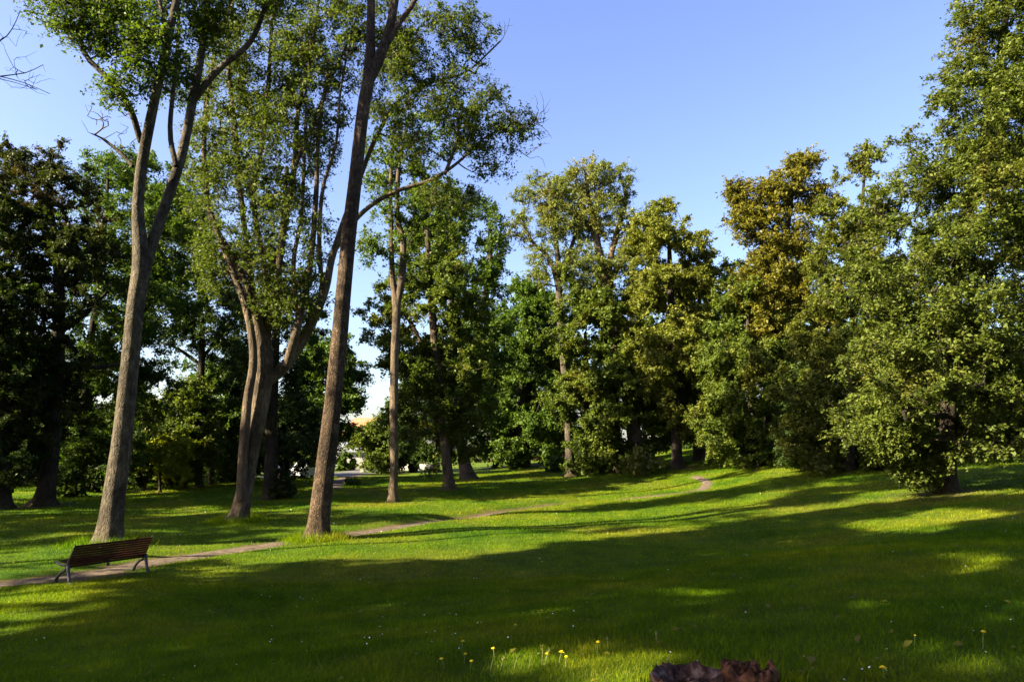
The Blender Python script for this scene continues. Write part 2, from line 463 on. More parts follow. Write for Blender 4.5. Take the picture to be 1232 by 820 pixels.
# ------------------------------------------------------------------ leaves
def leaves_np(C, total, spread, size, rg, up=0.5, flat=0.75, droop=0.0, width=0.6, twigs=None):
    n = len(C)
    ntw = 7
    per = max(1, int(round(total / (n * ntw))))
    D = rg.normal(size=(n, ntw, 3)); D[..., 2] *= flat
    D /= np.linalg.norm(D, axis=-1, keepdims=True)
    L = spread * rg.uniform(0.5, 1.25, (n, ntw, 1))
    u = rg.uniform(0.02, 1.0, (n, ntw, per, 1)) ** .8
    pos = C[:, None, None, :] + D[:, :, None, :] * L[:, :, None, :] * u
    pos = pos + rg.normal(size=pos.shape) * spread * 0.12
    pos[..., 2] -= droop * (u[..., 0] ** 2) * spread
    pos = pos.reshape(-1, 3)
    tw = np.broadcast_to(D[:, :, None, :], (n, ntw, per, 3)).reshape(-1, 3)
    m = len(pos)
    nor = rg.normal(size=(m, 3)) + np.array([0, 0, up * 2.0]) + np.array(to_sun) * up * 0.8
    nor /= np.linalg.norm(nor, axis=1, keepdims=True)
    ax = tw + rg.normal(size=(m, 3)) * 0.9; ax[:, 2] -= 0.25 + droop
    ax -= (ax * nor).sum(1, keepdims=True) * nor
    ax /= np.linalg.norm(ax, axis=1, keepdims=True) + 1e-9
    sd = np.cross(nor, ax)
    s = size * np.clip(rg.lognormal(0, .36, (m, 1)), .45, 1.9)
    w = s * width * 0.5
    V = np.empty((m, 4, 3))
    V[:, 0] = pos - ax * s * 0.5
    V[:, 1] = pos + sd * w + nor * s * 0.10
    V[:, 2] = pos + ax * s * 0.5 - nor * s * 0.08
    V[:, 3] = pos - sd * w + nor * s * 0.10
    Fc = np.arange(m * 4).reshape(m, 4)
    ct = rg.uniform(-.18, .18, (n, 1)).repeat(ntw * per, 1).reshape(-1)
    tint = np.clip(rg.beta(2.2, 2.2, m) + ct, 0, 1)
    if twigs is not None:
        a = np.repeat(C, ntw, 0); D2 = D.reshape(-1, 3); e = a + D2 * L.reshape(-1, 1) * .95
        e[:, 2] -= droop * spread * .9
        mid_ = (a + e) / 2; mid_[:, 2] += droop * spread * .25
        s1 = np.cross(D2, [0.2, 0.3, 0.93]); s1 /= np.linalg.norm(s1, axis=1, keepdims=True) + 1e-9; s2 = np.cross(D2, s1)
        rings = []
        for c_, r_ in ((a, twigs), (mid_, twigs * .75), (e, twigs * .3)):
            for q in range(3):
                rings.append(c_ + (s1 * math.cos(q * 2.094) + s2 * math.sin(q * 2.094)) * r_)
        TV = np.stack(rings, 1); nt_ = len(TV); base = np.arange(nt_)[:, None, None] * 9
        ff = np.array([[k * 3 + q, k * 3 + (q + 1) % 3, k * 3 + 3 + (q + 1) % 3, k * 3 + 3 + q] for k in range(2) for q in range(3)])
        return V.reshape(-1, 3), Fc, tint, TV.reshape(-1, 3), (base + ff[None]).reshape(-1, 4)
    return V.reshape(-1, 3), Fc, tint

def grow(stem_nodes, stem_rad, att, rg, rtip, up_pen=0.7):
    """connect every attractor to the growing skeleton; returns list of polylines + radii"""
    stem_nodes = np.asarray(stem_nodes)
    ns = len(stem_nodes)
    d0 = np.array([np.min(np.linalg.norm(stem_nodes - a, axis=1)) for a in att])
    order = np.argsort(d0)
    pts = list(stem_nodes); par = [-1] * ns
    P = np.zeros((ns + len(att) * 5, 3)); P[:ns] = stem_nodes; cnt = ns
    parent = np.full(len(P), -1)
    chains = []
    for ai in order:
        a = att[ai]
        d = a - P[:cnt]
        dist = np.linalg.norm(d, axis=1)
        cost = dist + up_pen * np.maximum(0, 0.35 * dist - d[:, 2])
        cost[:ns] *= 1.12
        j = int(np.argmin(cost))
        L = dist[j]
        k = 4 if L > 2.2 else (3 if L > 1.0 else 2)
        p0 = P[j].copy()
        side = rg.normal(size=3) * 0.10 * L
        sag = np.array([0, 0, 1.0]) * L * rg.uniform(-0.02, 0.16)
        ch = [j]; prev = j
        for q in range(1, k + 1):
            t = q / k
            p = p0 + (a - p0) * t + (side + sag) * math.sin(math.pi * t) * (0.7 if q < k else 0)
            P[cnt] = p; parent[cnt] = prev; prev = cnt; ch.append(cnt); cnt += 1
        chains.append(ch)
    load = np.zeros(cnt)
    for ch in chains: load[ch[-1]] += 1
    for i in range(cnt - 1, ns - 1, -1):
        load[parent[i]] += load[i]
    rad = rtip * np.maximum(load, 1) ** 0.46
    rad[:ns] = stem_rad
    out = []
    for ch in chains:
        r = rad[ch].copy()
        r[0] = min(r[1] * 1.15, r[0] * 0.85) if ch[0] < ns else min(r[0], r[1] * 1.3)
        r[-1] *= 0.6
        out.append((P[ch], r))
    return out

def resample(P, r, step):
    d = np.r_[0, np.cumsum(np.linalg.norm(np.diff(P, axis=0), axis=1))]
    n = max(3, int(d[-1] / step) + 1)
    t = np.linspace(0, d[-1], n)
    return np.stack([np.interp(t, d, P[:, k]) for k in range(3)], 1), np.interp(t, d, r)

def profile_pts(prof, n, rg, Y, dr, shell=0.55):
    prof = sorted(prof)
    ys = np.array([p[0] for p in prof], float); xl = np.array([p[1] for p in prof], float); xr = np.array([p[2] for p in prof], float)
    yy = np.linspace(ys[0], ys[-1], 200); w = np.interp(yy, ys, xr - xl)
    cdf = np.cumsum(np.maximum(w, 1) ** 1.1); cdf /= cdf[-1]
    y = np.interp(rg.uniform(0, 1, n), cdf, yy)
    l = np.interp(y, ys, xl); r_ = np.interp(y, ys, xr)
    rho = 1 - shell * rg.uniform(0, 1, n) ** 1.2; th = rg.uniform(0, 2 * np.pi, n)
    hw = (r_ - l) / 2
    px = (l + r_) / 2 + hw * rho * np.cos(th)
    dep = hw * rho * np.sin(th) * dr * Y / F
    return np.array([at(a, b, Y + c) for a, b, c in zip(px, y, np.clip(dep, -Y * 0.35, Y))])

TREE_N = [0]
SKY_LAWN = []       # trunk feet, for tufts / bare soil
def tree(label, base, stems, prof=None, blobs=None, nleaf=20000, natt=200, lobes=0, lobe_r=1.4, leaf='green', bark='brown',
         name='tree', group=None, Y=None, dr=0.9, shell=0.55, spread=None, size=None, bare=None, cat='tree', up=0.5, droop=0.1,
         sides=16, soil=1.0, attach_from=0.25, flare=1.0, rtip=None, up_pen=0.7, foot=None, width=0.6, extra=None):
    TREE_N[0] += 1
    sd = TREE_N[0] * 17 + 3
    rg = np.random.default_rng(sd)
    g = ground(*base) if foot is None else np.asarray(foot, float)
    if Y is None: Y = g[1]
    k = Y / F
    kw = k / math.sqrt(1 + ((base[0] - 616) / F) ** 2)
    root = empty(name, (g[0], g[1], hz(g[0], g[1])))
    tag(root, label, cat, group)
    o3 = np.array(root.location)
    Vs, Fs, M = [], [], []; off = 0
    SN, SR = [], []
    for si, st in enumerate(stems):
        pts = []
        for p in st:
            dd = p[3] if len(p) > 3 else 0
            pts.append(np.r_[at(p[0], p[1], Y + dd), p[2] / 2 * kw])
        pts = np.array(pts)
        if len(pts) > 3 and si > 1:
            pts[1:, :3] += rg.normal(size=(len(pts) - 1, 3)) * k * 1.8
        if si == 0:
            pts[0, :3] = (g[0], g[1], root.location.z - 0.25)
        c = catmull(list(pts), 0.35)
        P, r = c[:, :3], np.maximum(c[:, 3], 0.008)
        fl = None
        if si == 0:
            zz = P[:, 2] - root.location.z
            fl = flare * (0.85 * np.exp(-np.maximum(zz, 0) / (0.9 * r[0] + .05)))
            # finer rings near the foot
            fine = np.interp(np.linspace(0, 1, 14), [0, 1], [-0.25, 1.3])
            m0 = zz > 1.35
            Pf = np.stack([np.interp(fine, zz, P[:, q]) for q in range(3)], 1); rf = np.interp(fine, zz, r)
            P = np.r_[Pf, P[m0]]; r = np.r_[rf, r[m0]]
            zz = P[:, 2] - root.location.z
            fl = flare * (0.5 * np.exp(-np.maximum(zz, 0) / (0.62 * r[0] + .05)))
        s_ = sides if si == 0 else max(8, sides - 4)
        V, Fc = tube_np(P, r, s_, wob=0.025, flare=fl, seed=sd + si)
        Vs.append(V); Fs.append(Fc + off); off += len(V)
        M.append(np.exp(-np.maximum(V[:, 2] - root.location.z, 0) / 0.4) * 1.1)
        P2, r2 = resample(P, r, max(0.5, Y * 0.012))
        m = max(0, int(len(P2) * (attach_from if si == 0 else 0.12)))
        SN.append(P2[m:]); SR.append(r2[m:])
    SN = np.concatenate(SN); SR = np.concatenate(SR)
    A = []
    if prof:
        nb_ = natt
        if lobes:
            LC = profile_pts(prof, lobes, rg, Y, dr, shell)
            per = max(1, natt // lobes)
            v = rg.normal(size=(lobes, per, 3)); v /= np.linalg.norm(v, axis=-1, keepdims=True)
            v *= rg.uniform(0.3, 1, (lobes, per, 1)) ** 0.5 * lobe_r * rg.uniform(.6, 1.3, (lobes, 1, 1)); v[..., 2] *= 0.7
            A.append((LC[:, None] + v).reshape(-1, 3))
        else:
            A.append(profile_pts(prof, natt, rg, Y, dr, shell))
    if blobs:
        tot = sum(b[2] * b[3] for b in blobs)
        for b in blobs:
            n = max(3, int((natt if not prof else natt * 0.5) * b[2] * b[3] / tot))
            v = rg.normal(size=(n, 3)); v /= np.linalg.norm(v, axis=1, keepdims=True)
            v *= rg.uniform(0.15, 1, (n, 1)) ** 0.45
            c = at(b[0], b[1], Y + (b[4] if len(b) > 4 else 0))
            A.append(c + v * np.array([b[2], (b[2] + b[3]) / 2 * dr, b[3]]) * k)
    A = np.concatenate(A)
    gz = h_base(A[:, 0], A[:, 1]); A[:, 2] = np.maximum(A[:, 2], gz + 0.25)
    nb = 0; ALL = A
    if bare:
        B = []
        for b in bare:
            n = b[4]
            v = rg.uniform(-1, 1, (n, 3)); c = at(b[0], b[1], Y)
            B.append(c + v * np.array([b[2], (b[2] + b[3]) / 2, b[3]]) * k)
        B = np.concatenate(B); ALL = np.r_[A, B]
    rt = rtip or 0.00018 * Y + 0.003
    for P, r in grow(SN, SR, ALL, rg, rt, up_pen):
        V, Fc = tube_np(P, r, 5 if r.max() < 0.06 else 8)
        Vs.append(V); Fs.append(Fc + off); off += len(V); M.append(np.zeros(len(V)))
    sz = size or max(0.075, 0.0034 * Y)
    spd = spread or max(0.45, 0.017 * Y)
    LV, LF, t, TV, TF = leaves_np(A, int(nleaf * (2.9 if prof else 2.0)), spd, sz, rg, up=up, droop=droop, width=width, twigs=rt * .8)
    Vs.append(TV); Fs.append(TF + off); M.append(np.zeros(len(TV)))
    V = np.concatenate(Vs); Fc = np.concatenate(Fs); M = np.concatenate(M)
    mesh_np('trunk', V, Fc, BM[bark], root, o3, vert_attr={'moss': M}, smooth=True)
    mesh_np('crown', LV, LF, LM[leaf], root, o3, face_attr=t)
    if soil > 0: SKY_LAWN.append((g[0], g[1], max(0.25, stems[0][0][2] / 2 * k) * soil))
    return root

# ------------------------------------------------------------------ trees seen in the photograph
# tall forked tree behind the bench
tree('tall smooth grey forked tree standing directly behind the park bench', (130, 655),
     [[(128, 655, 33), (137, 600, 28), (147, 525, 25), (156, 440, 23), (163, 370, 23), (170, 318, 23), (166, 250, 16), (172, 190, 15), (186, 120, 13, -.5), (204, 40, 11, -1), (222, -50, 8, -1), (235, -150, 5)],
      [(171, 330, 19), (184, 290, 16, .3), (203, 235, 15, .6), (220, 180, 14, .8), (232, 120, 13, 1), (246, 40, 10, 1), (255, -60, 7), (262, -150, 4)],
      [(231, 122, 11, 1), (262, 85, 10, .8), (300, 50, 8, .5), (322, 5, 6), (335, -50, 4)],
      [(170, 172, 9), (158, 128, 9, -.4), (132, 95, 8, -.8), (101, 58, 7, -1), (96, 0, 5, -1), (90, -60, 3)],
      [(212, 200, 8), (206, 150, 7), (214, 60, 5), (218, -20, 4)],
      [(160, 200, 6), (145, 184, 5), (124, 167, 4)],
      [(204, 60, 7, -1), (190, -10, 5, -1), (180, -80, 3, -1)]],
     blobs=[(95, 20, 55, 30, -1), (140, 30, 60, 42, -1), (80, -40, 60, 50), (185, 60, 40, 45, -1), (230, -20, 80, 50), (300, -60, 70, 50), (330, 0, 26, 24), (170, -110, 130, 70),
            (150, 105, 30, 24, -1), (215, 95, 28, 34, 1), (130, 0, 50, 30, 1), (250, 40, 30, 30, 1)],
     bare=[(132, 148, 30, 26, 50)], nleaf=32000, natt=1150, size=.10, leaf='ash', bark='grey', spread=.6, attach_from=.72, sides=20, droop=.15, soil=1.2)
# leaning tall tree by the path
tree('tallest leaning brown-barked tree beside the path, forking only near the top of the picture', (380, 648),
     [[(380, 648, 28), (388, 590, 24), (398, 510, 22), (409, 400, 20), (418, 300, 18.5), (429, 200, 17), (437, 130, 16), (444, 92, 16), (446, 40, 12), (446, -40, 10), (440, -140, 7), (436, -240, 4)],
      [(445, 94, 15), (458, 66, 14), (470, 30, 12), (478, -20, 10), (492, -110, 7), (500, -220, 4)],
      [(462, 60, 8), (480, 25, 7), (500, -4, 6), (520, -60, 4)]],
     blobs=[(440, -180, 110, 90), (500, -120, 90, 60), (400, -90, 70, 50), (520, -50, 40, 26), (380, -20, 26, 18)],
     nleaf=14000, natt=220, leaf='ash', bark='brown', attach_from=.8, sides=20, soil=1.2, spread=.7)
# multi-stemmed tree
tree('broad multi-stemmed tree with a cluster of upright limbs left of the leaning tree', (285, 627),
     [[(286, 627, 23), (294, 590, 20), (303, 540, 19), (314, 480, 21), (318, 440, 22), (312, 400, 16), (300, 350, 11), (280, 310, 9), (258, 270, 7), (248, 220, 6), (247, 150, 5), (258, 60, 4)],
      [(290, 600, 13, -.3), (293, 540, 12, -.5), (298, 480, 11, -.6), (305, 430, 10, -.6), (296, 370, 9, -.5), (270, 300, 8, -.5), (250, 240, 6, -.5), (245, 170, 5), (248, 100, 4)],
      [(316, 445, 14), (323, 400, 12, .3), (330, 350, 10), (340, 290, 9), (353, 200, 8), (360, 130, 6), (375, 70, 5), (385, 0, 4)],
      [(318, 460, 16), (345, 440, 15, .3), (370, 400, 14, .4), (388, 350, 11), (400, 310, 9), (415, 265, 7.5), (430, 225, 7, 1), (452, 170, 6, 1), (480, 125, 5, 1), (520, 98, 4, 1), (560, 88, 3, 1), (600, 50, 2)],
      [(400, 305, 7), (432, 262, 6.5, .5), (470, 232, 6, .5), (520, 215, 5, .3), (550, 198, 4), (585, 165, 3), (620, 150, 2)],
      [(345, 440, 12), (360, 390, 10, -.5), (372, 320, 8), (378, 240, 7), (384, 160, 5), (398, 80, 4)],
      [(316, 430, 10, .6), (300, 330, 8), (288, 230, 7), (280, 150, 6), (275, 70, 5), (285, -20, 4)],
      [(322, 420, 10, .8), (318, 330, 8), (308, 240, 7), (318, 150, 6), (325, 60, 5), (330, -20, 3)],
      [(353, 205, 6), (375, 150, 5), (400, 95, 4), (420, 50, 3)],
      [(360, 390, 7), (352, 320, 6), (362, 260, 5), (366, 190, 4), (368, 110, 3), (362, 30, 2)], 
      [(388, 350, 7, .5), (384, 290, 6), (392, 230, 5), (404, 170, 4), (410, 110, 3), (425, 40, 2)],
      [(535, 210, 5), (548, 175, 4), (552, 140, 3)]],
     blobs=[(270, 110, 45, 120), (320, 60, 70, 110, 1), (375, 110, 55, 120, 1), (290, 260, 60, 100), (350, 300, 50, 110), (400, 50, 60, 60), (330, 180, 75, 90), (245, 200, 25, 80),
            (520, 60, 75, 55), (560, 30, 45, 28), (520, 150, 80, 50), (590, 160, 52, 34), (560, 115, 60, 30), (620, 150, 36, 18), (545, 235, 45, 24), (590, 205, 32, 12), (470, 110, 40, 60),
            (480, 60, 35, 35), (345, 360, 50, 40), (262, 310, 26, 50), (360, -50, 120, 60), (450, 30, 50, 50)],
     bare=[(640, 160, 28, 40, 34), (600, 30, 30, 30, 10), (600, 190, 40, 30, 14), (650, 120, 14, 26, 10)],
     nleaf=72000, natt=2100, leaf='willow', bark='tan', spread=.6, attach_from=.55, sides=18, soil=1.3, droop=.2, size=.115, width=.5)
# shaded tree behind it
tree('shaded trunk wrapped in low shoots just behind the multi-stemmed tree', (326, 600),
     [[(326, 600, 18), (326, 540, 16), (328, 470, 14), (332, 400, 10), (338, 300, 7), (345, 200, 5)]],
     prof=[(300, 270, 360), (380, 250, 375), (450, 262, 384), (500, 290, 390), (545, 312, 392), (572, 335, 352)],
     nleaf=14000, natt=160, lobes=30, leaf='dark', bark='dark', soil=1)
# slim tree
tree('slender straight-trunked tree with a high V-shaped fork in mid lawn', (472, 604),
     [[(472, 604, 11), (474, 560, 10), (474, 480, 10), (475, 420, 10), (477, 372, 10), (472, 330, 7), (471, 280, 6), (470, 220, 5), (474, 160, 3)],
      [(477, 372, 9), (484, 330, 9), (485, 290, 8), (478, 260, 7), (480, 200, 5), (490, 150, 4)],
      [(484, 315, 6), (500, 280, 5), (520, 250, 4)]],
     blobs=[(490, 230, 60, 50), (470, 290, 36, 40), (530, 250, 50, 40), (450, 200, 36, 44), (510, 160, 50, 40), (445, 300, 20, 26)],
     nleaf=13000, natt=170, leaf='ash', bark='tan', attach_from=.7)
# poplar-like leaning pair
tree('nearer of two leaning pinkish trunks under one leafy mass, foot further left', (542, 589),
     [[(544, 589, 14), (538, 560, 12), (534, 520, 11), (528, 460, 10), (520, 380, 9), (515, 300, 7), (512, 230, 4)],
      [(528, 460, 7), (500, 400, 6), (480, 360, 4)]],
     prof=[(225, 505, 535), (260, 490, 560), (320, 480, 575), (380, 452, 580), (430, 440, 585), (490, 458, 590), (530, 478, 585), (552, 490, 545)],
     nleaf=42000, natt=460, lobes=85, lobe_r=1.5, leaf='mid', bark='tan', shell=.7)
tree('taller leaning trunk with ivy patches, standing just right of and behind its leaning neighbour', (563, 576),
     [[(565, 576, 17), (557, 545, 13), (550, 510, 12), (552, 440, 11), (560, 400, 10), (578, 380, 9), (588, 330, 8), (590, 270, 5)],
      [(553, 440, 9), (545, 380, 8), (540, 300, 6), (545, 225, 4)]],
     blobs=[(545, 270, 22, 60), (590, 290, 22, 55), (575, 350, 28, 50), (565, 420, 36, 50), (555, 480, 46, 50), (600, 420, 20, 40), (520, 300, 20, 50)],
     nleaf=30000, natt=360, leaf='green', bark='tan', shell=.7)
# skirted tree
tree('dense green tree with foliage hanging almost to the lawn, left of the pale slender trunk', (625, 562),
     [[(626, 562, 14), (626, 500, 11), (628, 430, 9), (632, 370, 5), (634, 340, 3)]],
     prof=[(335, 622, 650), (370, 600, 672), (420, 592, 690), (470, 585, 694), (520, 578, 690), (545, 592, 668), (558, 612, 640)],
     nleaf=40000, natt=420, lobes=80, lobe_r=1.5, leaf='green', bark='dark', dr=1.0)
# pale ash pair
tree('slender pale-trunked tree with sparse airy yellow-green crown', (688, 573),
     [[(689, 573, 13), (685, 540, 10), (682, 480, 9), (677, 420, 9), (673, 360, 9), (672, 320, 7), (665, 260, 5), (660, 215, 3)],
      [(673, 350, 6), (660, 310, 5), (640, 290, 4), (628, 262, 3)],
      [(672, 330, 5), (690, 290, 5), (700, 250, 3)]],
     blobs=[(655, 230, 36, 26), (640, 270, 34, 24), (672, 250, 36, 40), (660, 310, 36, 34), (690, 330, 26, 40), (630, 235, 18, 12), (700, 270, 20, 30)],
     nleaf=20000, natt=360, size=.14, leaf='pale', bark='grey', attach_from=.45, spread=.7)
tree('tall open-crowned tree with a thick trunk leaning left, pale leaves against the sky', (768, 566),
     [[(769, 566, 20), (763, 520, 18), (756, 470, 17), (748, 430, 16), (738, 390, 15), (728, 345, 13), (722, 310, 10), (714, 270, 8), (708, 235, 5), (704, 205, 3)],
      [(728, 350, 9), (718, 375, 7), (712, 372, 6)],
      [(730, 350, 9), (733, 310, 8), (745, 280, 7), (752, 240, 5), (748, 205, 3)],
      [(737, 385, 8), (735, 340, 7), (752, 310, 6), (775, 290, 5), (795, 262, 3)]],
     blobs=[(688, 222, 28, 26), (678, 262, 26, 30), (712, 215, 30, 28), (745, 222, 22, 30), (700, 260, 34, 34), (735, 265, 36, 34), (775, 268, 34, 20), (770, 310, 36, 34), (740, 330, 40, 34), (705, 320, 26, 36), (795, 250, 16, 10), (790, 340, 20, 26), (725, 205, 18, 18)],
     nleaf=36000, natt=680, size=.15, leaf='pale', bark='tan', attach_from=.45, spread=.75)
tree('low dark-leaved tree spreading at the foot of the open-crowned tree', (742, 568),
     [[(742, 568, 12), (741, 520, 10), (738, 450, 8), (735, 380, 4)]],
     prof=[(350, 705, 760), (400, 690, 790), (450, 692, 800), (500, 700, 806), (540, 705, 800), (562, 716, 790)],
     nleaf=36000, natt=380, lobes=75, lobe_r=1.4, leaf='mid', bark='dark')
tree('narrow dark tree filling the gap behind the pale slender trunk', (706, 566),
     [[(706, 566, 9), (706, 480, 7), (704, 400, 4)]],
     prof=[(330, 690, 720), (400, 668, 735), (470, 660, 745), (530, 672, 740), (560, 690, 725)],
     Y=62, foot=None, nleaf=20000, natt=220, lobes=45, leaf='mid', bark='dark')
# right-hand wood edge
tree('rounded yellow-green tree top showing above the dark trees at the wood edge', (815, 564),
     [[(815, 564, 14), (812, 480, 11), (808, 380, 9), (805, 290, 5)]],
     prof=[(250, 780, 812), (275, 765, 838), (310, 768, 850), (360, 762, 862), (430, 768, 862), (500, 775, 855), (525, 790, 845)],
     nleaf=38000, natt=440, lobes=80, lobe_r=1.6, leaf='yg', bark='dark', shell=.45)
tree('dark dense tree with a stout black trunk left of the gold-topped tree', (842, 553),
     [[(842, 553, 15), (840, 500, 13), (838, 430, 9), (842, 350, 5)]],
     prof=[(312, 835, 870), (340, 812, 890), (400, 800, 902), (460, 790, 905), (505, 788, 900), (530, 800, 870)],
     nleaf=36000, natt=420, lobes=80, lobe_r=1.6, leaf='mid', bark='dark')
tree('tall tree turning gold and orange at the top, highest of the wood edge', (925, 557),
     [[(925, 557, 16), (928, 480, 14), (935, 400, 12), (944, 300, 9), (955, 220, 5), (965, 185, 3)],
      [(940, 330, 7), (915, 270, 5), (890, 235, 3)]],
     blobs=[(965, 195, 24, 24), (945, 225, 30, 30), (902, 238, 32, 22), (900, 262, 26, 24), (930, 280, 46, 44), (985, 240, 22, 24), (955, 320, 50, 46), (920, 350, 50, 40), (940, 400, 60, 50), (885, 225, 14, 10)],
     nleaf=48000, natt=600, leaf='gold', bark='dark', shell=.7)
tree('broad green tree below the gold-topped one, its skirts brushing the lawn', (900, 562),
     [[(905, 562, 13), (905, 500, 10), (900, 420, 6), (900, 360, 3)]],
     prof=[(345, 880, 925), (390, 862, 950), (440, 850, 965), (490, 842, 970), (530, 845, 965), (555, 880, 950)],
     nleaf=36000, natt=380, lobes=75, lobe_r=1.5, leaf='mid', bark='dark')
tree('tree with thin yellowing top between the gold-topped tree and the great oak', (1020, 566),
     [[(1020, 566, 14), (1022, 480, 12), (1028, 380, 10), (1035, 280, 7), (1040, 210, 3)]],
     prof=[(190, 1030, 1050), (210, 1010, 1068), (250, 990, 1080), (300, 985, 1090), (370, 975, 1090), (440, 955, 1090), (500, 950, 1085), (545, 965, 1070), (565, 985, 1050)],
     nleaf=48000, natt=520, lobes=95, lobe_r=1.6, leaf='olive', bark='dark', shell=.6)
tree('dark conifer-like bush tree at the shaded wood edge under the yellowing top', (985, 562),
     [[(985, 562, 9), (984, 500, 6), (984, 440, 3)]],
     prof=[(425, 975, 992), (460, 955, 1008), (510, 945, 1020), (550, 942, 1030), (562, 950, 1020)],
     nleaf=22000, natt=240, lobes=50, lobe_r=1.0, leaf='dark', bark='dark')
# great oak at right
tree('great spreading tree at the right edge, leafy from its foot to above the picture', (1140, 592),
     [[(1142, 592, 24), (1140, 540, 21), (1142, 470, 20), (1146, 400, 19), (1156, 300, 17), (1175, 200, 14), (1198, 100, 11), (1212, 0, 8), (1215, -90, 4)],
      [(1148, 360, 12), (1175, 330, 9), (1205, 310, 7), (1240, 300, 5)],
      [(1146, 420, 11), (1110, 390, 8), (1070, 350, 5)],
      [(1152, 280, 10), (1185, 230, 8), (1225, 190, 5)],
      [(1144, 470, 10), (1175, 470, 8), (1210, 480, 5)],
      [(1142, 500, 9, -.5), (1120, 500, 7, -2), (1090, 505, 4, -3)]],
     prof=[(-110, 1165, 1200), (-60, 1150, 1255), (0, 1170, 1290), (50, 1148, 1305), (110, 1128, 1320), (160, 1100, 1320), (210, 1075, 1325), (260, 1052, 1325), (320, 1022, 1325), (390, 1000, 1315),
           (450, 998, 1300), (495, 1006, 1285), (525, 1040, 1262), (540, 1090, 1215)],
     blobs=[(1105, 560, 20, 18, -.5), (1075, 520, 30, 24, -1), (1190, 520, 36, 20, 0)],
     nleaf=190000, natt=3100, lobes=340, lobe_r=1.3, leaf='maple', bark='dark', shell=.66, size=.115, spread=.55, sides=20, soil=1.5, attach_from=.15, flare=1.2, up=.7)
# left-hand side
tree('dark tree with rusty copper-tinted leaves at the left edge, trunk with spreading roots', (52, 608),
     [[(55, 608, 24), (60, 560, 22), (66, 480, 20), (70, 400, 17), (70, 320, 13), (60, 250, 8), (50, 200, 4)],
      [(68, 440, 9), (90, 438, 8), (120, 442, 6), (150, 436, 4)],
      [(70, 400, 9), (100, 380, 7), (130, 350, 4)],
      [(68, 460, 9), (30, 420, 7), (-10, 390, 5)]],
     prof=[(175, 15, 60), (200, -30, 90), (240, -70, 118), (300, -90, 128), (360, -95, 122), (420, -90, 100), (480, -80, 108), (530, -60, 105), (570, -30, 60)],
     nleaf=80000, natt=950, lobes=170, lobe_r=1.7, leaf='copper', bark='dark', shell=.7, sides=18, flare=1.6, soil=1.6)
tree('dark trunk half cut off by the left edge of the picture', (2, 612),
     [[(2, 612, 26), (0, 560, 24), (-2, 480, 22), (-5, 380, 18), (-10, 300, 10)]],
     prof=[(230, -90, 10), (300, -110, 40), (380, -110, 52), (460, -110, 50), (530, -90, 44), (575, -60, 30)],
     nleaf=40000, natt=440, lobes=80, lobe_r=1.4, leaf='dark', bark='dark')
tree('bright green rounded tree behind the copper-tinted one, topping out left of the forked tree', (95, 596),
     [[(98, 596, 14), (100, 520, 12), (108, 420, 10), (120, 330, 8), (128, 250, 5), (130, 200, 3)],
      [(108, 430, 7), (150, 400, 6), (185, 360, 4)]],
     prof=[(172, 105, 140), (195, 88, 168), (230, 80, 215), (280, 90, 235), (340, 95, 240), (400, 90, 235), (460, 85, 190), (520, 75, 165), (560, 80, 150)],
     nleaf=46000, natt=560, lobes=90, lobe_r=2.0, leaf='green', bark='dark', shell=.8, spread=.95)
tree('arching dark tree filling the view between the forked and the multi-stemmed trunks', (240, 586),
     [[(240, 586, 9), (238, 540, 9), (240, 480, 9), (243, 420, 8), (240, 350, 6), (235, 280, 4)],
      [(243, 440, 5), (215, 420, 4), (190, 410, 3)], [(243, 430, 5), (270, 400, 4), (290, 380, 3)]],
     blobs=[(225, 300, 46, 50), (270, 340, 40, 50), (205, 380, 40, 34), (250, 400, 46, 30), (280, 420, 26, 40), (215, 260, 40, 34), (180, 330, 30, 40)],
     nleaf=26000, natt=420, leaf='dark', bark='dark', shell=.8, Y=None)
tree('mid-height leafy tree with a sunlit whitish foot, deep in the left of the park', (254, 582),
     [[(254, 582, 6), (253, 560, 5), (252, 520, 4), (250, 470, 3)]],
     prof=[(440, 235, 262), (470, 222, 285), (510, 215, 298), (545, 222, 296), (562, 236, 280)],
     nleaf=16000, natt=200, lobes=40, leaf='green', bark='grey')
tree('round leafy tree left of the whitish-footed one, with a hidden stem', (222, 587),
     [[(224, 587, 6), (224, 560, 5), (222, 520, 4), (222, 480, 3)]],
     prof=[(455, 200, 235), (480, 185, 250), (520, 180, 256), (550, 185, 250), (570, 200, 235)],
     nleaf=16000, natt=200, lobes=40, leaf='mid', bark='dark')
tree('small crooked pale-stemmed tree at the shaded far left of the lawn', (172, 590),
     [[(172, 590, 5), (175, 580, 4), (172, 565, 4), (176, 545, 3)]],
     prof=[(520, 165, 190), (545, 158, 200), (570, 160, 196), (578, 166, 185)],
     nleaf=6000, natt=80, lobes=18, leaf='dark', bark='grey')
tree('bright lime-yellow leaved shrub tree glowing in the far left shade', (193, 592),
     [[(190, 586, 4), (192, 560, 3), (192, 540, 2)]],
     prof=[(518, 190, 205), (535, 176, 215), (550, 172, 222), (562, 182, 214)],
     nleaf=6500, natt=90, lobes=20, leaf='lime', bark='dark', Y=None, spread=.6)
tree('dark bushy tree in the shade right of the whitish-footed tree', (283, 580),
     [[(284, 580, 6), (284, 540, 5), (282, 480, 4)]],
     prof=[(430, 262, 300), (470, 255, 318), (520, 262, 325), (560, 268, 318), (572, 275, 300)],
     nleaf=16000, natt=180, lobes=36, leaf='dark', bark='dark')
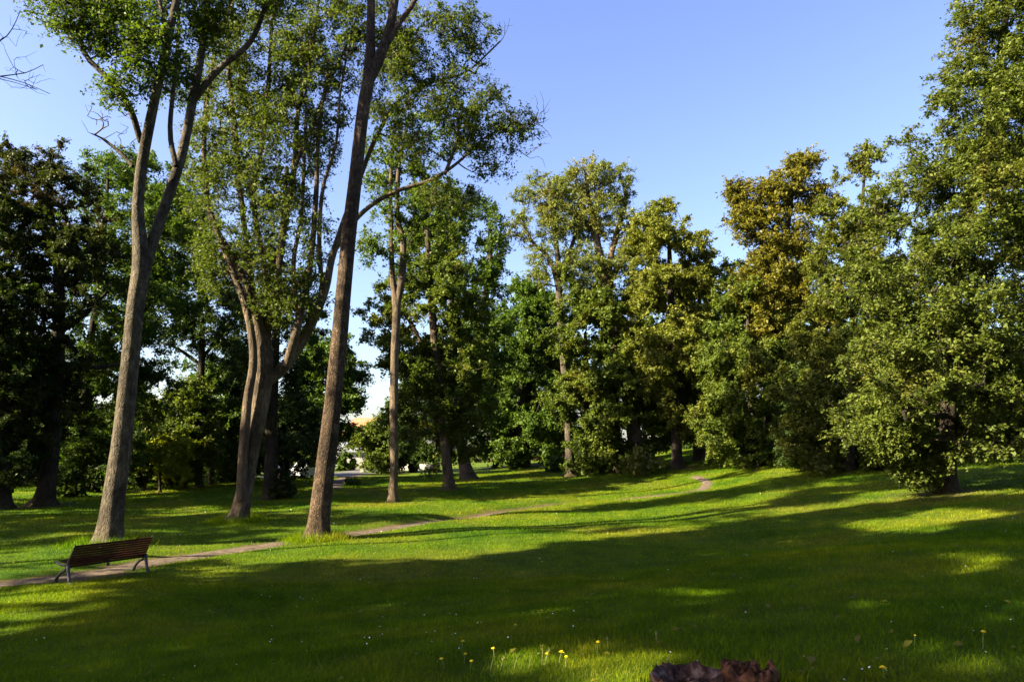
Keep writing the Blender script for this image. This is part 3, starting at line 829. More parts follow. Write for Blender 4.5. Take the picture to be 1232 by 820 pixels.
tree('dark round-topped tree seen to the right of the leaning trunk, beyond the far path', (382, 570),
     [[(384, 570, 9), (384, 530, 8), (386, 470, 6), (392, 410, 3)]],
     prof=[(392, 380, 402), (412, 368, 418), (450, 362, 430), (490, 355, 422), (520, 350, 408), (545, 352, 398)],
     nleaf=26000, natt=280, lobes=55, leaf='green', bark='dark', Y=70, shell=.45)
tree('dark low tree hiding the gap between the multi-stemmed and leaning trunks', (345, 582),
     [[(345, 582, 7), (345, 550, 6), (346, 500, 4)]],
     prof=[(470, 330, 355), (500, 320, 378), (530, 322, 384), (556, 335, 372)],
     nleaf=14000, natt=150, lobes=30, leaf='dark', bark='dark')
tree('small round street tree in front of the cream house', (456, 566),
     [[(456, 566, 3), (456, 550, 2.5), (456, 530, 2)]],
     prof=[(512, 448, 462), (522, 438, 470), (535, 435, 474), (548, 438, 470), (555, 446, 464)],
     nleaf=7000, natt=90, lobes=20, leaf='mid', bark='dark', Y=88, soil=0, dr=1)
tree('small street tree right of the round one, half behind the slender trunk', (484, 562),
     [[(484, 562, 3), (484, 545, 2.5), (484, 520, 2)]],
     prof=[(480, 475, 490), (500, 462, 500), (525, 460, 506), (545, 464, 502), (552, 474, 494)],
     nleaf=9000, natt=110, lobes=24, leaf='mid', bark='dark', Y=92, soil=0, dr=1)
tree('bare-limbed tree outside the left edge whose dead twigs reach into the top left corner', (-260, 690),
     [[(-260, 690, 22), (-250, 500, 19), (-236, 300, 16), (-220, 150, 13), (-205, 30, 9), (-195, -100, 5)],
      [(-222, 160, 7), (-130, 125, 5), (-60, 105, 4), (0, 92, 2.5), (30, 88, 1.6), (52, 78, 1)], [(0, 92, 1.8), (30, 100, 1.4), (60, 113, .8)],
      [(-205, 60, 6), (-110, 70, 4), (-40, 62, 3), (0, 50, 2.2), (12, 35, 1.6), (28, 18, 1)], [(0, 95, 1.6), (20, 100, 1.2), (45, 108, .8)]],
     blobs=[(-210, -60, 70, 70), (-260, 60, 60, 60), (-180, 60, 40, 40)], bare=[(14, 60, 20, 46, 26), (38, 97, 24, 16, 26)], rtip=.0035,
     nleaf=5000, natt=90, leaf='ash', bark='dark', attach_from=.6, soil=0)
# far trees along the back
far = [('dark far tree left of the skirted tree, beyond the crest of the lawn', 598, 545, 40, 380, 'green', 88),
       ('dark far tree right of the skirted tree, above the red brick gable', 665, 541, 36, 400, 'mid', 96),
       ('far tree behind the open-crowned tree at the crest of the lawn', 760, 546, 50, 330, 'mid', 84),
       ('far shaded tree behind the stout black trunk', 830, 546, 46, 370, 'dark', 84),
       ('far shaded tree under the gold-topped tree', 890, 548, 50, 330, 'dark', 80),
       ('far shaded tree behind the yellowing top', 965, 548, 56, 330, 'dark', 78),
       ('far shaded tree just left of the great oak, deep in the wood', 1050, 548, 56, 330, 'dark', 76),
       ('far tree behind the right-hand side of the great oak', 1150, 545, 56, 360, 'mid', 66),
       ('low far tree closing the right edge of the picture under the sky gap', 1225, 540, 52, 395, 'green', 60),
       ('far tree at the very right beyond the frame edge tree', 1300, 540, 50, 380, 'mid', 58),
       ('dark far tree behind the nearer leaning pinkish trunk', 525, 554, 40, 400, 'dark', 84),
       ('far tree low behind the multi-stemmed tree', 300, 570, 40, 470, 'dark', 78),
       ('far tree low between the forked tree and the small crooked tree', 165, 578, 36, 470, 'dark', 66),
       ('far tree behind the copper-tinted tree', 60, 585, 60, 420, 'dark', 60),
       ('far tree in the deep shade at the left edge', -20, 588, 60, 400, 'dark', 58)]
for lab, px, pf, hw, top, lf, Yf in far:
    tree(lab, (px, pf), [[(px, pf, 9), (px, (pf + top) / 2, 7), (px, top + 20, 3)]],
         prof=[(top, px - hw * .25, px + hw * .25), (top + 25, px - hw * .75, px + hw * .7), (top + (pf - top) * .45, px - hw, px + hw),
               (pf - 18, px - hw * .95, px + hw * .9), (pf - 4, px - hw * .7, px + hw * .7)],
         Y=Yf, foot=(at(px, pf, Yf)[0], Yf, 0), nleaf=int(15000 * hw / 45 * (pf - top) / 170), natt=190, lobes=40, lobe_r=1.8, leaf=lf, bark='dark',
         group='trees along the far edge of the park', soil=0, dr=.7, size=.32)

# shrubs
def shrub(label, px, py, hw, top, leaf, n, Y=None, lobes=18, group=None, size=None):
    g = ground(px, py)
    return tree(label, (px, py), [[(px, py, 4), (px, (py + top) / 2, 3), (px, top + 4, 1.5)]],
                prof=[(top, px - hw * .35, px + hw * .35), (top + (py - top) * .3, px - hw * .8, px + hw * .8), (top + (py - top) * .7, px - hw, px + hw), (py - 1, px - hw * .85, px + hw * .85)],
                nleaf=n, natt=max(40, lobes * 4), lobes=lobes, lobe_r=.4, leaf=leaf, bark='dark', name='shrub', cat='shrub', soil=0, spread=.35, attach_from=.1, dr=1, size=size, flare=.2)
shrub('sprawling leafy shrub with pale broad leaves beneath the open-crowned tree', 778, 571, 24, 540, 'pale', 3500)
shrub('low bush left of the foot of the pale slender trunk', 668, 567, 14, 552, 'green', 1800)
shrub('dark bush between the pale slender trunk and the open-crowned tree', 714, 568, 18, 545, 'dark', 3000)
shrub('small dark round bush alone on the far lawn', 498, 568, 4, 557, 'dark', 700)
shrub('flat low weed clump beside the reddish far path', 424, 583, 6, 578, 'green', 400)
shrub('dark hedge bush right of the leaning trunk by the street', 416, 566, 13, 547, 'green', 4200)
shrub('small bush beside the white gate pillar', 465, 563, 7, 555, 'mid', 700)
shrub('rounded hedge bush closing the gap behind the leaning pair of trunks', 577, 556, 22, 536, 'mid', 2600)
shrub('light green bush against the small street tree stem', 495, 562, 8, 546, 'dark', 900)
shrub('pale-leaved low bush left of the broad green tree skirt', 912, 562, 26, 534, 'mid', 3500)
shrub('bush with brownish drying leaves in front of the wood edge', 1010, 564, 26, 532, 'olive', 3500)
shrub('light-leaved bush pushing out beside the great oak from the left', 1060, 566, 24, 540, 'mid', 3500)
shrub('bush at the foot of the shaded trunk behind the multi-stemmed tree', 340, 600, 14, 566, 'dark', 1800)
shrub('sunlit shrub under the copper-tinted tree', 80, 598, 16, 560, 'green', 2200)
shrub('dark shrub bank along the far left edge of the lawn', 112, 592, 22, 555, 'dark', 2800)
shrub('dark shrub behind the lime-yellow shrub tree', 205, 584, 16, 560, 'dark', 1800)
shrub('leafy shoot bush on the right far edge of the lawn', 1205, 556, 22, 515, 'green', 3000)
shrub('green bush seen between the twin leaning trunks and the skirted tree', 592, 556, 12, 528, 'green', 1600)

# ------------------------------------------------------------------ trees beside and behind the viewpoint: crowns shaped to throw the foreground shade, some trees added to block sky
def project(P):
    d = P - np.array([0, 0, EYE]); f = d @ np.array([0, CP, SP]); v = d @ np.array([0, -SP, CP])
    with np.errstate(all='ignore'):
        px = 616 + F * d[:, 0] / f; py = 410 - F * v / f
    return px, py, f
def inpoly(x, y, poly):
    r = np.zeros(len(x), bool); n = len(poly); j = n - 1
    for i in range(n):
        xi, yi = poly[i]; xj, yj = poly[j]
        c = ((yi > y) != (yj > y)) & (x < (xj - xi) * (y - yi) / (yj - yi + 1e-9) + xi)
        r ^= c; j = i
    return r
TS = np.array(to_sun)
def world_tree(label, foot, A, leaf, nleaf, height, rad=.38, size=.17, spread=.9, bark='brown'):
    TREE_N[0] += 1
    rg = np.random.default_rng(TREE_N[0] * 17 + 3)
    z0 = hz(*foot)
    root = empty('tree', (foot[0], foot[1], z0)); o3 = np.array(root.location)
    tag(root, label, 'tree', 'trees beside and behind the viewpoint')
    c = A.mean(0)
    P = catmull([(foot[0], foot[1], z0 - .25), (foot[0] * .95 + c[0] * .05, foot[1] * .95 + c[1] * .05, z0 + height * .3),
                 (foot[0] * .7 + c[0] * .3, foot[1] * .7 + c[1] * .3, z0 + height * .6), (foot[0] * .5 + c[0] * .5, foot[1] * .5 + c[1] * .5, z0 + height)], .35)
    r = np.interp(np.arange(len(P)), [0, len(P) - 1], [rad, .06])
    zz = P[:, 2] - z0
    V, Fc = tube_np(P, r, 16, wob=.025, flare=.9 * np.exp(-np.maximum(zz, 0) / .35), seed=TREE_N[0])
    Vs = [V]; Fs = [Fc]; off = len(V); M = [np.exp(-np.maximum(zz, 0) / .45).repeat(16)]
    P2, r2 = resample(P, r, .6); m = len(P2) // 3
    for Pc, rc in grow(P2[m:], r2[m:], A, rg, .012):
        V, Fc = tube_np(Pc, rc, 5); Vs.append(V); Fs.append(Fc + off); off += len(V); M.append(np.zeros(len(V)))
    mesh_np('trunk', np.concatenate(Vs), np.concatenate(Fs), BM[bark], root, o3, vert_attr={'moss': np.concatenate(M)}, smooth=True)
    V, Fc, t = leaves_np(A, nleaf, spread, size, rg)
    mesh_np('crown', V, Fc, LM[leaf], root, o3, face_attr=t)

SHADE = [(-200, 800), (0, 772), (60, 752), (140, 722), (260, 702), (380, 692), (500, 680), (600, 670), (690, 652), (800, 642), (900, 626), (1000, 612), (1100, 600), (1232, 594),
         (1450, 590), (1450, 1500), (-600, 1500)]
HOLES = [(725, 802, 120, 24), (830, 712, 40, 7), (1180, 676, 45, 9), (1222, 738, 40, 24), (1108, 734, 24, 9), (1195, 795, 55, 16), (1085, 632, 60, 8), (1165, 618, 50, 6),
         (1120, 778, 35, 9), (940, 806, 20, 8)]
def shade_points(n):
    rg = np.random.default_rng(5)
    x = rg.uniform(-14, 34, n * 14); y = rg.uniform(1.5, 34, n * 14)
    P = np.stack([x, y, h_base(x, y)], 1)
    px, py, f = project(P)
    ok = (f > .3) & inpoly(px, py, SHADE)
    for (cx, cy, rx, ry) in HOLES: ok &= ((px - cx) / rx / 1.3) ** 2 + ((py - cy) / ry / 1.35) ** 2 > 1
    # keep clear of the rim so that the clump radius does not spill over it
    P = P[ok]
    out = []
    for p in P:
        for _ in range(14):
            zt = rg.uniform(6.5, 19) if _ < 8 else rg.uniform(14, 27)
            q = p + TS * ((zt - p[2]) / TS[2])
            qx, qy, qf = project(q[None])
            if qf[0] > 0.2 and qx[0] > -110 and qx[0] < 1340 and qy[0] > -130: continue
            if q[1] > 0 and abs(q[0]) < 2 and q[2] < 8: continue
            out.append(q); break
        if len(out) >= n: break
    return np.array(out)
SPT = shade_points(3400)
feet = [(-12, -4, 'broad tree behind the viewpoint to the left, nearest to it'), (-24, -9, 'broad tree further back on the left behind the viewpoint'),
        (-20, 6, 'broad tree just outside the left of the view, throwing the foreground shade'), (-3, -9, 'broad tree straight behind the viewpoint'),
        (-33, 0, 'broad tree far out to the left, throwing shade under the oak'), (2, -2.5, 'tree close behind the viewpoint on its right side'), (-30, -18, 'farthest broad tree behind the viewpoint')]
D = np.stack([np.hypot(SPT[:, 0] - f[0], SPT[:, 1] - f[1]) for f in feet], 1)
own = D.argmin(1)
for k, f in enumerate(feet):
    A = SPT[own == k]
    if len(A) < 8: continue
    world_tree(f[2], f[:2], A, 'green', int(len(A) * 62), min(18, A[:, 2].max()), size=.22, spread=.55)
side = [(9, 0, 11, 6.5, 520, 'added unseen tree whose boughs block the sky over the viewpoint from the right'), (4, -12, 12, 7, 420, 'added unseen tree whose boughs block the sky over the viewpoint from behind'), (17, 2, 13, 6.5, 420, 'second added sky-blocking tree right of the viewpoint, beyond the nearer one'), (-6, -16, 12, 7, 380, 'added sky-blocking tree behind the viewpoint, a little left'),  # trees behind and right of the viewpoint are added to block skylight
        (-9, -26, 11, 7, 330, 'tall added sky-blocking tree well behind the viewpoint, left of straight back'), (8, -22, 11, 7, 330, 'tall added sky-blocking tree well behind the viewpoint, right of straight back'), (17, -9, 11, 6, 330, 'tall added sky-blocking tree behind the viewpoint on the right'), (24, 3, 11, 5.5, 330, 'tall added sky-blocking tree just outside the right of the view'), (33, 12, 11, 5, 300, 'tall added sky-blocking tree outside the right of the view near the great spreading tree'), (22, -22, 12, 7, 330, 'tall added sky-blocking tree far behind the viewpoint on the right'),
        (-29, 7, 11, 4.0, 260, 'slim tree outside the left of the view near the bench'), (-35, 19, 12, 4.5, 330, 'round tree outside the left of the view beyond the bench'),
        (-43, 33, 12, 5.5, 380, 'large tree outside the left of the view level with the copper-tinted one'), (-52, 47, 12, 6, 380, 'large tree outside the left of the view near the brick wall'),
        (-40, 13, 12, 4.5, 300, 'broad tree further out beside the round one, outside the left of the view'), (-31, 25.5, 9, 3.2, 150, 'slim leafy tree just outside the left of the view by the dark half-cut trunk'), (-50, 30, 12, 5, 300, 'broad tree far outside the left of the view'),
        (-70, 45, 12, 6.5, 260, 'leafy tree on the far left horizon, well outside the view, beyond the brick wall'), (-78, 62, 12, 7, 260, 'leafy tree at the far left horizon outside the view, farthest of all'), (-64, 72, 11, 6, 240, 'leafy tree at the far left corner of the park, just outside the view'), (-82, 34, 12, 7, 240, 'leafy tree far to the left of the viewpoint across the lawn'), (-74, 12, 12, 7, 240, 'leafy tree straight out to the far left of the viewpoint'),
        (-38, 27, 8, 4, 200, 'lower tree outside the left of the view between two larger ones'), (-62, 24, 13, 6, 300, 'distant tree well outside the left of the view')]
for x, y, zc, r_, n, lab in side:
    rg = np.random.default_rng(int(abs(x * 7 + y)))
    nl = 34; v = rg.normal(size=(nl, 3)); v /= np.linalg.norm(v, axis=1, keepdims=True); v *= rg.uniform(.3, 1, (nl, 1)) ** .5
    LC = np.array([x, y, zc - 1.3]) + v * np.array([r_, r_, zc * .52])
    v = rg.normal(size=(nl, n // nl, 3)) * .55
    A = (LC[:, None] + v).reshape(-1, 3)
    qx, qy, qf = project(A)
    A = A[~((qf > .2) & (qx > -130) & (qx < 1360) & (qy > -150)) & (np.hypot(A[:, 0], A[:, 1]) + np.abs(A[:, 2] - 1.6) > 4)]
    if len(A) < 20: continue
    world_tree(lab, (x, y), A, 'dark', n * 50, zc * 1.35, size=.24, spread=.7)

_b = ground(112, 696); SKY_LAWN.append((_b[0] - .5, _b[1] + .1, .32)); _b = ground(150, 690); SKY_LAWN.append((_b[0] - .45, _b[1] + .1, .3))

# ------------------------------------------------------------------ ground sheet
def axis(lo, hi, step, far, g=1.18):
    a = list(np.arange(lo, hi + 1e-6, step)); s = step; v = a[-1]
    while v < far: s *= g; v += s; a.append(v)
    s = step; v = a[0]; b = []
    while v > -far: s *= g; v -= s; b.append(v)
    return np.array(b[::-1] + a)
xs = axis(-45, 45, 0.4, 2500); ys = axis(-6, 75, 0.4, 2500)
X, Yg = np.meshgrid(xs, ys, indexing='ij')
Z = h(X, Yg)
soil = np.zeros_like(Z)
for (tx, ty, tr) in SKY_LAWN:
    d = np.hypot(X - tx, Yg - ty)
    if tx > 12 and tr > .45: tr *= 2.2
    soil = np.maximum(soil, np.exp(-(d / (tr * 2.2 + 0.35)) ** 2) * 0.95)
soil = np.maximum(soil, 0.95 * np.exp(-(pdist(X, Yg, PATH) / 0.8) ** 4))
nx, ny = X.shape
V = np.stack([X, Yg, Z], -1).reshape(-1, 3)
i = np.arange(nx - 1)[:, None]; j = np.arange(ny - 1)[None, :]
Fg = np.stack([i * ny + j, (i + 1) * ny + j, (i + 1) * ny + j + 1, i * ny + j + 1], -1).reshape(-1, 4)
tag(mesh_np('lawn', V, Fg, m_ground, vert_attr={'soil': soil.ravel()}, smooth=True), kind='structure')

def strip(name, P, w, mat, lift=0.03, wob=0.12, hf=h, cols=7):
    T = np.gradient(P, axis=0); T /= np.linalg.norm(T, axis=1, keepdims=True)
    Nn = np.stack([-T[:, 1], T[:, 0]], 1)
    n = len(P); s = np.arange(n)
    w = np.broadcast_to(w, s.shape); wl = w / 2 * (1 + wob * np.sin(s * 0.35) + wob * .8 * np.sin(s * 0.83 + 1)); wr = w / 2 * (1 + wob * np.sin(s * 0.29 + 2) + wob * .8 * np.cos(s * 1.03))
    c = np.linspace(-1, 1, cols)
    off = np.where(c[None] < 0, c[None] * wl[:, None], c[None] * wr[:, None])
    XY = P[:, None, :] + Nn[:, None, :] * off[..., None]
    Zs = hf(XY[..., 0], XY[..., 1]) + lift - 0.04 * np.abs(c[None]) ** 3
    V = np.concatenate([XY, Zs[..., None]], -1).reshape(-1, 3)
    i = np.arange(n - 1)[:, None]; j = np.arange(cols - 1)[None, :]
    Fc = np.stack([i * cols + j, i * cols + j + 1, (i + 1) * cols + j + 1, (i + 1) * cols + j], -1).reshape(-1, 4)
    return tag(mesh_np(name, V, Fc, mat, smooth=True), kind='structure')
strip('path', PATH, 1.0 - .35 * ss(-6, 0, PATH[:, 0]), m_path)
strip('path_bend', PATH2, .7, m_path, 0.035)
strip('path_far', PATH3, 1.5, m_path, 0.035)

# ------------------------------------------------------------------ grass
def grass_patch(n, dmin, dmax, pw, hb, wb, rg, fx=0.86):
    u = rg.uniform(0, 1, n)
    e = 2 - pw
    d = (dmin ** e + u * (dmax ** e - dmin ** e)) ** (1 / e)
    x = d * rg.uniform(-fx, fx, n)
    cl = rg.normal(size=n) * 0
    keep = (pdist(x, d, PATH) > 0.52 + rg.uniform(-.06, .25, n)) & (pdist(x, d, PATH2) > 0.5) & (pdist(x, d, PATH3) > 0.7)
    for (tx, ty, tr) in SKY_LAWN:
        q = np.hypot(x - tx, d - ty)
        keep &= ~((q < tr * 1.1) | ((q < tr * 1.6 + .25) & (rg.uniform(0, 1, n) < .6)))
    x = x[keep]; d = d[keep]; n = len(x)
    z = h(x, d)
    lush = 0.75 + 0.5 * (0.5 + 0.5 * np.sin(x * 1.9 + 1.5 * np.sin(d * 1.3)) * np.cos(d * 1.7 + np.sin(x * 2.3)))
    H = hb * (1 + d / 55) * rg.uniform(0.45, 1.25, n) * lush
    W = wb * (0.5 + d / 9) * rg.uniform(0.7, 1.3, n)
    th = rg.uniform(0, 2 * np.pi, n); sx, sy = np.cos(th), np.sin(th)
    lean = rg.normal(size=(n, 2)) * 0.45
    B = np.stack([x, d, z - 0.01], 1)
    V = np.empty((n, 3, 3))
    V[:, 0] = B + np.stack([sx * W, sy * W, np.zeros(n)], 1)
    V[:, 1] = B - np.stack([sx * W, sy * W, np.zeros(n)], 1)
    V[:, 2] = B + np.stack([lean[:, 0] * H, lean[:, 1] * H, H], 1)
    return V.reshape(-1, 3), rg.uniform(0, 1, n)
g1 = grass_patch(480000, 3.2, 16, 1.5, .05, .0028, rng, .95)
g2 = grass_patch(620000, 13, 75, 1.5, .05, .0028, rng)
V = np.concatenate([g1[0], g2[0]]); t = np.concatenate([g1[1], g2[1]])
tag(mesh_np('grass', V, np.arange(len(V)).reshape(-1, 3), m_grass, face_attr=t), 'short mown green grass with a few blades painted paler as highlight flecks, covering the lawn', 'grass', kind='stuff')

# ------------------------------------------------------------------ park bench
fl, fr = ground(84, 701), ground(170, 687)
ang = math.atan2(fr[1] - fl[1], fr[0] - fl[0])
BL = 1.95
bc = (fl + fr) / 2
root = empty('park_bench', (bc[0], bc[1], hz(bc[0], bc[1]) + 0.0), ang)
slope = (hz(fr[0], fr[1]) - hz(fl[0], fl[1])) / np.linalg.norm(fr[:2] - fl[:2])
root.rotation_euler = (0, -math.atan(slope), ang)
root.scale = (.94, .94, .94)
tag(root, 'dark red-brown slatted park bench with cast iron ends, seen from behind beside the path', 'bench')
# local frame: +x along the bench, +y towards the seat front
for i in range(9):
    t = i / 8
    y = 0.015 - 0.215 * t; z = 0.36 + 0.47 * t
    MB().box((0, 0, 0), (BL + .02, 0.022, 0.055), None, .004).build('back_slat', m_slat, root, (0, y, z)).rotation_euler = (R(27), 0, 0)
for i in range(6):
    t = i / 5
    MB().box((0, 0, 0), (BL - .03, 0.058, 0.022), None, .004).build('seat_slat', m_slat, root, (0, 0.04 + 0.42 * t, 0.425 + 0.03 * t + (.012 if i == 5 else 0))).rotation_euler = (R(4 if i < 5 else -14), 0, 0)
for x in (-BL / 2 - .012, 0, BL / 2 + .012):
    b = MB()
    w = 0.03
    # rear upright leaning back, seat bar, rear foot, arched front leg
    b.tube([(x, -0.20, 0.87), (x, -0.165, 0.80), (x, 0.03, 0.42), (x, 0.04, 0.36), (x, -0.0, 0.26)], [.014, .018, .02, .026, .03], 8)
    b.tube([(x, -0.02, 0.405), (x, 0.22, 0.385), (x, 0.44, 0.425), (x, 0.53, 0.445)], [.03, .028, .026, .022], 8)
    if x != 0:
        b.tube([(x, -0.01, 0.40), (x, -0.03, 0.28), (x, -0.09, 0.10), (x, -0.16, -.03)], [.04, .04, .036, .042], 8)
        b.tube([(x, 0.04, 0.37), (x, 0.10, 0.28), (x, 0.24, 0.22), (x, 0.36, 0.12), (x, 0.45, -.03)], [.036, .034, .034, .036, .042], 8)
        b.tube([(x, -0.06, 0.22), (x, 0.02, 0.30), (x, 0.12, 0.28)], .018, 6)
        b.box((x, -0.17, 0.0), (.07, .13, .035), None, .006); b.box((x, 0.46, 0.0), (.07, .13, .035), None, .006)
    b.build('side_frame' if x != 0 else 'middle_support', m_iron, root, smooth=True)

# ------------------------------------------------------------------ rotten stump at the bottom edge
def lump(name, c, rx, ry, hh, seed, mat, label, cat, rings=26, seg=56, hollow=.0, group=None):
    r2 = np.random.default_rng(seed)
    ph = r2.uniform(0, 6, 12)
    z0 = hz(c[0], c[1])
    V = []; top = []
    th = np.arange(seg) * 2 * np.pi / seg
    prof = 1 + .10 * np.sin(2 * th + ph[0]) + .09 * np.sin(3 * th + ph[1]) + .07 * np.sin(5 * th + ph[2]) + .05 * np.sin(9 * th + ph[3]) + .035 * np.sin(17 * th + ph[4])
    rim = .93 + .035 * np.sin(2 * th + ph[5]) + .03 * np.sin(4 * th + ph[6]) + .025 * np.sin(7 * th + ph[7]) + .02 * np.sin(13 * th + ph[8])
    mats = []
    for i in range(rings + 1):
        t = i / rings
        if t < .6:
            q = t / .6; rr = 1.12 - .18 * q - .05 * math.sin(q * 3); z = hh * q ** .9 * rim * .97 - .08 * (1 - q)
            rr = rr * (1 + .03 * np.sin(23 * th + 4 * q + ph[9]))
        else:
            q = (t - .6) / .4; rr = .94 * (1 - q) ** .8 + .002
            z = hh * (rim * (1 - q) + q * .9) * (1 + .05 * math.sin(q * 9)) - hollow * hh * math.sin(min(1, q * 1.3) * math.pi / 2) + hh * .06 * np.sin(6 * th + q * 8)
        j = r2.normal(size=seg) * .008
        V.append(np.stack([c[0] + np.cos(th) * rx * prof * rr + j, c[1] + np.sin(th) * ry * prof * rr + j, z0 + z + r2.normal(size=seg) * .006], 1))
    V = np.concatenate(V)
    i = np.arange(rings)[:, None]; k = np.arange(seg)[None, :]; k2 = (k + 1) % seg
    Fc = np.stack([i * seg + k, i * seg + k2, (i + 1) * seg + k2, (i + 1) * seg + k], -1).reshape(-1, 4)
    mi = (np.repeat(np.arange(rings), seg) >= int(rings * .6)).astype(int)
    o = mesh_np(name, V, Fc, None, None, (c[0], c[1], z0), smooth=False, mats=[m_stump, m_stumptop if hollow else m_stump], mat_idx=mi)
    return tag(o, label, cat, group)
sc_ = at(832, 815, 4.35); sc2 = at(897, 812, 4.3)
zt = at(832, 803, 4.35)[2] - hz(sc_[0], 4.35)
lump('tree_stump', (sc_[0], 4.35), .25, .22, zt * 1.0, 3, m_stump, 'weathered flat-topped rotten tree stump at the bottom edge of the lawn', 'stump', hollow=.22)
lump('broken_log', (sc2[0], 4.22), .145, .15, (at(897, 800, 4.22)[2] - hz(sc2[0], 4.22)), 8, m_stump, 'reddish crumbling lump of rotten wood right against the flat-topped stump', 'log piece')
lump('bark_chunk', (at(925, 818, 4.2)[0], 4.2), .07, .06, .10, 12, m_stump, 'small dark bark chunk at the right foot of the crumbling lump', 'bark piece')

# ------------------------------------------------------------------ dandelions and stalks
def dandelion(px, py, r_, hgt, label, flat=False):
    g = ground(px, py)
    s = g[1]; x, y = g[0] * .985, g[1] * .985
    z = hz(x, y)
    root = empty('dandelion', (x, y, z)); tag(root, label, 'dandelion', 'yellow dandelions in the foreground grass')
    rg = np.random.default_rng(int(px * 3 + py))
    lx, ly = rg.normal(size=2) * .02
    MB().tube([(0, 0, -.01), (lx * .4, ly * .4, hgt * .5), (lx, ly, hgt)], [.0028, .0024, .0024], 5).build('stem', m_stem, root)
    b = bmesh.new(); n = 26
    for ring, (rr, zz) in enumerate([(1, 0), (.75, .22), (.45, .36)]):
        for k in range(n - ring * 6):
            a = 2 * math.pi * k / (n - ring * 6) + ring * .2
            L = r_ * rr * rg.uniform(.85, 1.1)
            ca, sa = math.cos(a), math.sin(a); w = r_ * .13
            p = [(lx - sa * w * .4, ly + ca * w * .4, hgt), (lx + ca * L * .8 - sa * w, ly + sa * L * .8 + ca * w, hgt + r_ * zz + .003), (lx + ca * L, ly + sa * L, hgt + r_ * zz),
                 (lx + ca * L * .8 + sa * w, ly + sa * L * .8 - ca * w, hgt + r_ * zz + .003)]
            b.faces.new([b.verts.new(q) for q in p])
    me = bpy.data.meshes.new('flower_head'); b.to_mesh(me); b.free(); me.materials.append(m_yellow)
    o = bpy.data.objects.new('flower_head', me); COL.objects.link(o); o.parent = root
dl = [(555, 781, .022, .08, 'yellow dandelion highest up the lawn in the bottom middle cluster'),
      (595, 792, .020, .10, 'yellow dandelion standing near the bottom beside pale stalks'),
      (558, 796, .018, .08, 'small yellow dandelion just below the highest one of the cluster'),
      (535, 801, .02, .07, 'yellow dandelion leftmost of the bottom cluster'),
      (566, 802, .018, .07, 'yellow dandelion low in the cluster, right of the leftmost one'),
      (655, 797, .021, .08, 'left one of three dandelions in a row before the sunny patch'),
      (672, 797, .024, .09, 'bright middle dandelion of the row before the sunny patch'),
      (680, 799, .018, .08, 'right one of three dandelions in a row before the sunny patch'),
      (718, 786, .022, .12, 'tall dandelion on a pale stem at the sunny patch'),
      (1182, 777, .022, .14, 'lone tall dandelion near the right edge of the picture'),
      (1064, 813, .026, .08, 'lone broad dandelion at the bottom right of the stump'),
      (1100, 770, .012, .07, 'tiny dandelion left of the lone tall one'),
      (618, 756, .016, .06, 'small dandelion uphill of the bottom cluster')]
for d in dl: dandelion(*d)
def stalk(px, py, hgt, lean, label, head=True):
    g = ground(px, py); x, y = g[0], g[1]; z = hz(x, y)
    hgt *= .75; root = empty('grass_stalk', (x, y, z)); tag(root, label, 'grass stalk', 'tall seed stalks in the foreground grass')
    P = [(0, 0, -.01), (lean * .25, 0, hgt * .4), (lean * .6, .01, hgt * .75), (lean, .015, hgt)]
    MB().tube(P, [.003, .0025, .002, .0015], 5).build('stem', m_straw, root)
    if head:
        b = MB(); rg = np.random.default_rng(int(abs(px)))
        for k in range(9):
            t = .6 + .4 * k / 9; q = np.array(P[2]) * (1 - (t - .6) / .4) + np.array(P[3]) * ((t - .6) / .4)
            b.tube([q, q + np.array([rg.normal() * .008, rg.normal() * .008, .014])], [.0045, .0015], 5)
        b.build('seed_head', m_straw, root)
stalk(652, 800, .20, .01, 'tallest upright seed stalk beside the three dandelions')
stalk(657, 795, .12, .03, 'shorter seed stalk leaning right of the tallest one')
stalk(636, 803, .14, .03, 'seed stalk left of the tallest one, leaning right', False)
stalk(618, 806, .17, .05, 'long pale stalk leaning right near the bottom edge', False)
stalk(602, 806, .13, .03, 'thin stalk next to the bottom cluster of dandelions')
stalk(590, 808, .12, .02, 'thin stalk lowest beside the bottom cluster', False)
stalk(790, 776, .15, .0, 'upright stalk with a pale button head above the stump')
stalk(731, 778, .10, .0, 'short stalk with a fuzzy head uphill of the sunny patch')
stalk(802, 800, .12, .04, 'pale stalk leaning over the flat-topped stump', False)
stalk(810, 668, .26, .04, 'distant pale stalk alone in the shade of the middle lawn')
stalk(640, 612, .5, .02, 'weed stalk standing at the hidden bend of the path')
def tuft(px, py, n, hgt, label, spread=.09):
    g = ground(px, py); x, y = g[0], g[1]; z = hz(x, y); rg = np.random.default_rng(int(abs(px + py)))
    V = []; Fc = []
    for k in range(n):
        bx, by = rg.normal(size=2) * spread * .5; L = hgt * rg.uniform(.5, 1.1); a = rg.uniform(0, 6.3); le = rg.uniform(.1, .6) * L
        w = .004; th = rg.uniform(0, 6.3); i0 = len(V)
        for q in range(5):
            t = q / 4; ww = w * (1 - t ** 1.5) + .0003
            c = np.array([bx + math.cos(a) * le * t * t, by + math.sin(a) * le * t * t, L * (t - .12 * t * t) - .01])
            V += [c + np.array([math.cos(th), math.sin(th), 0]) * ww, c - np.array([math.cos(th), math.sin(th), 0]) * ww]
        for q in range(4): Fc.append((i0 + 2 * q, i0 + 2 * q + 1, i0 + 2 * q + 3, i0 + 2 * q + 2))
    o = mesh_np('grass_tuft', np.array(V) + [x, y, z], Fc, m_grass, None, (x, y, z), face_attr=rg.uniform(.4, 1, len(Fc)))
    tag(o, label, 'grass tuft', 'rough uncut grass tufts')
tuft(918, 822, 110, .27, 'tall bright uncut grass tuft right behind the crumbling lump of wood', .16)
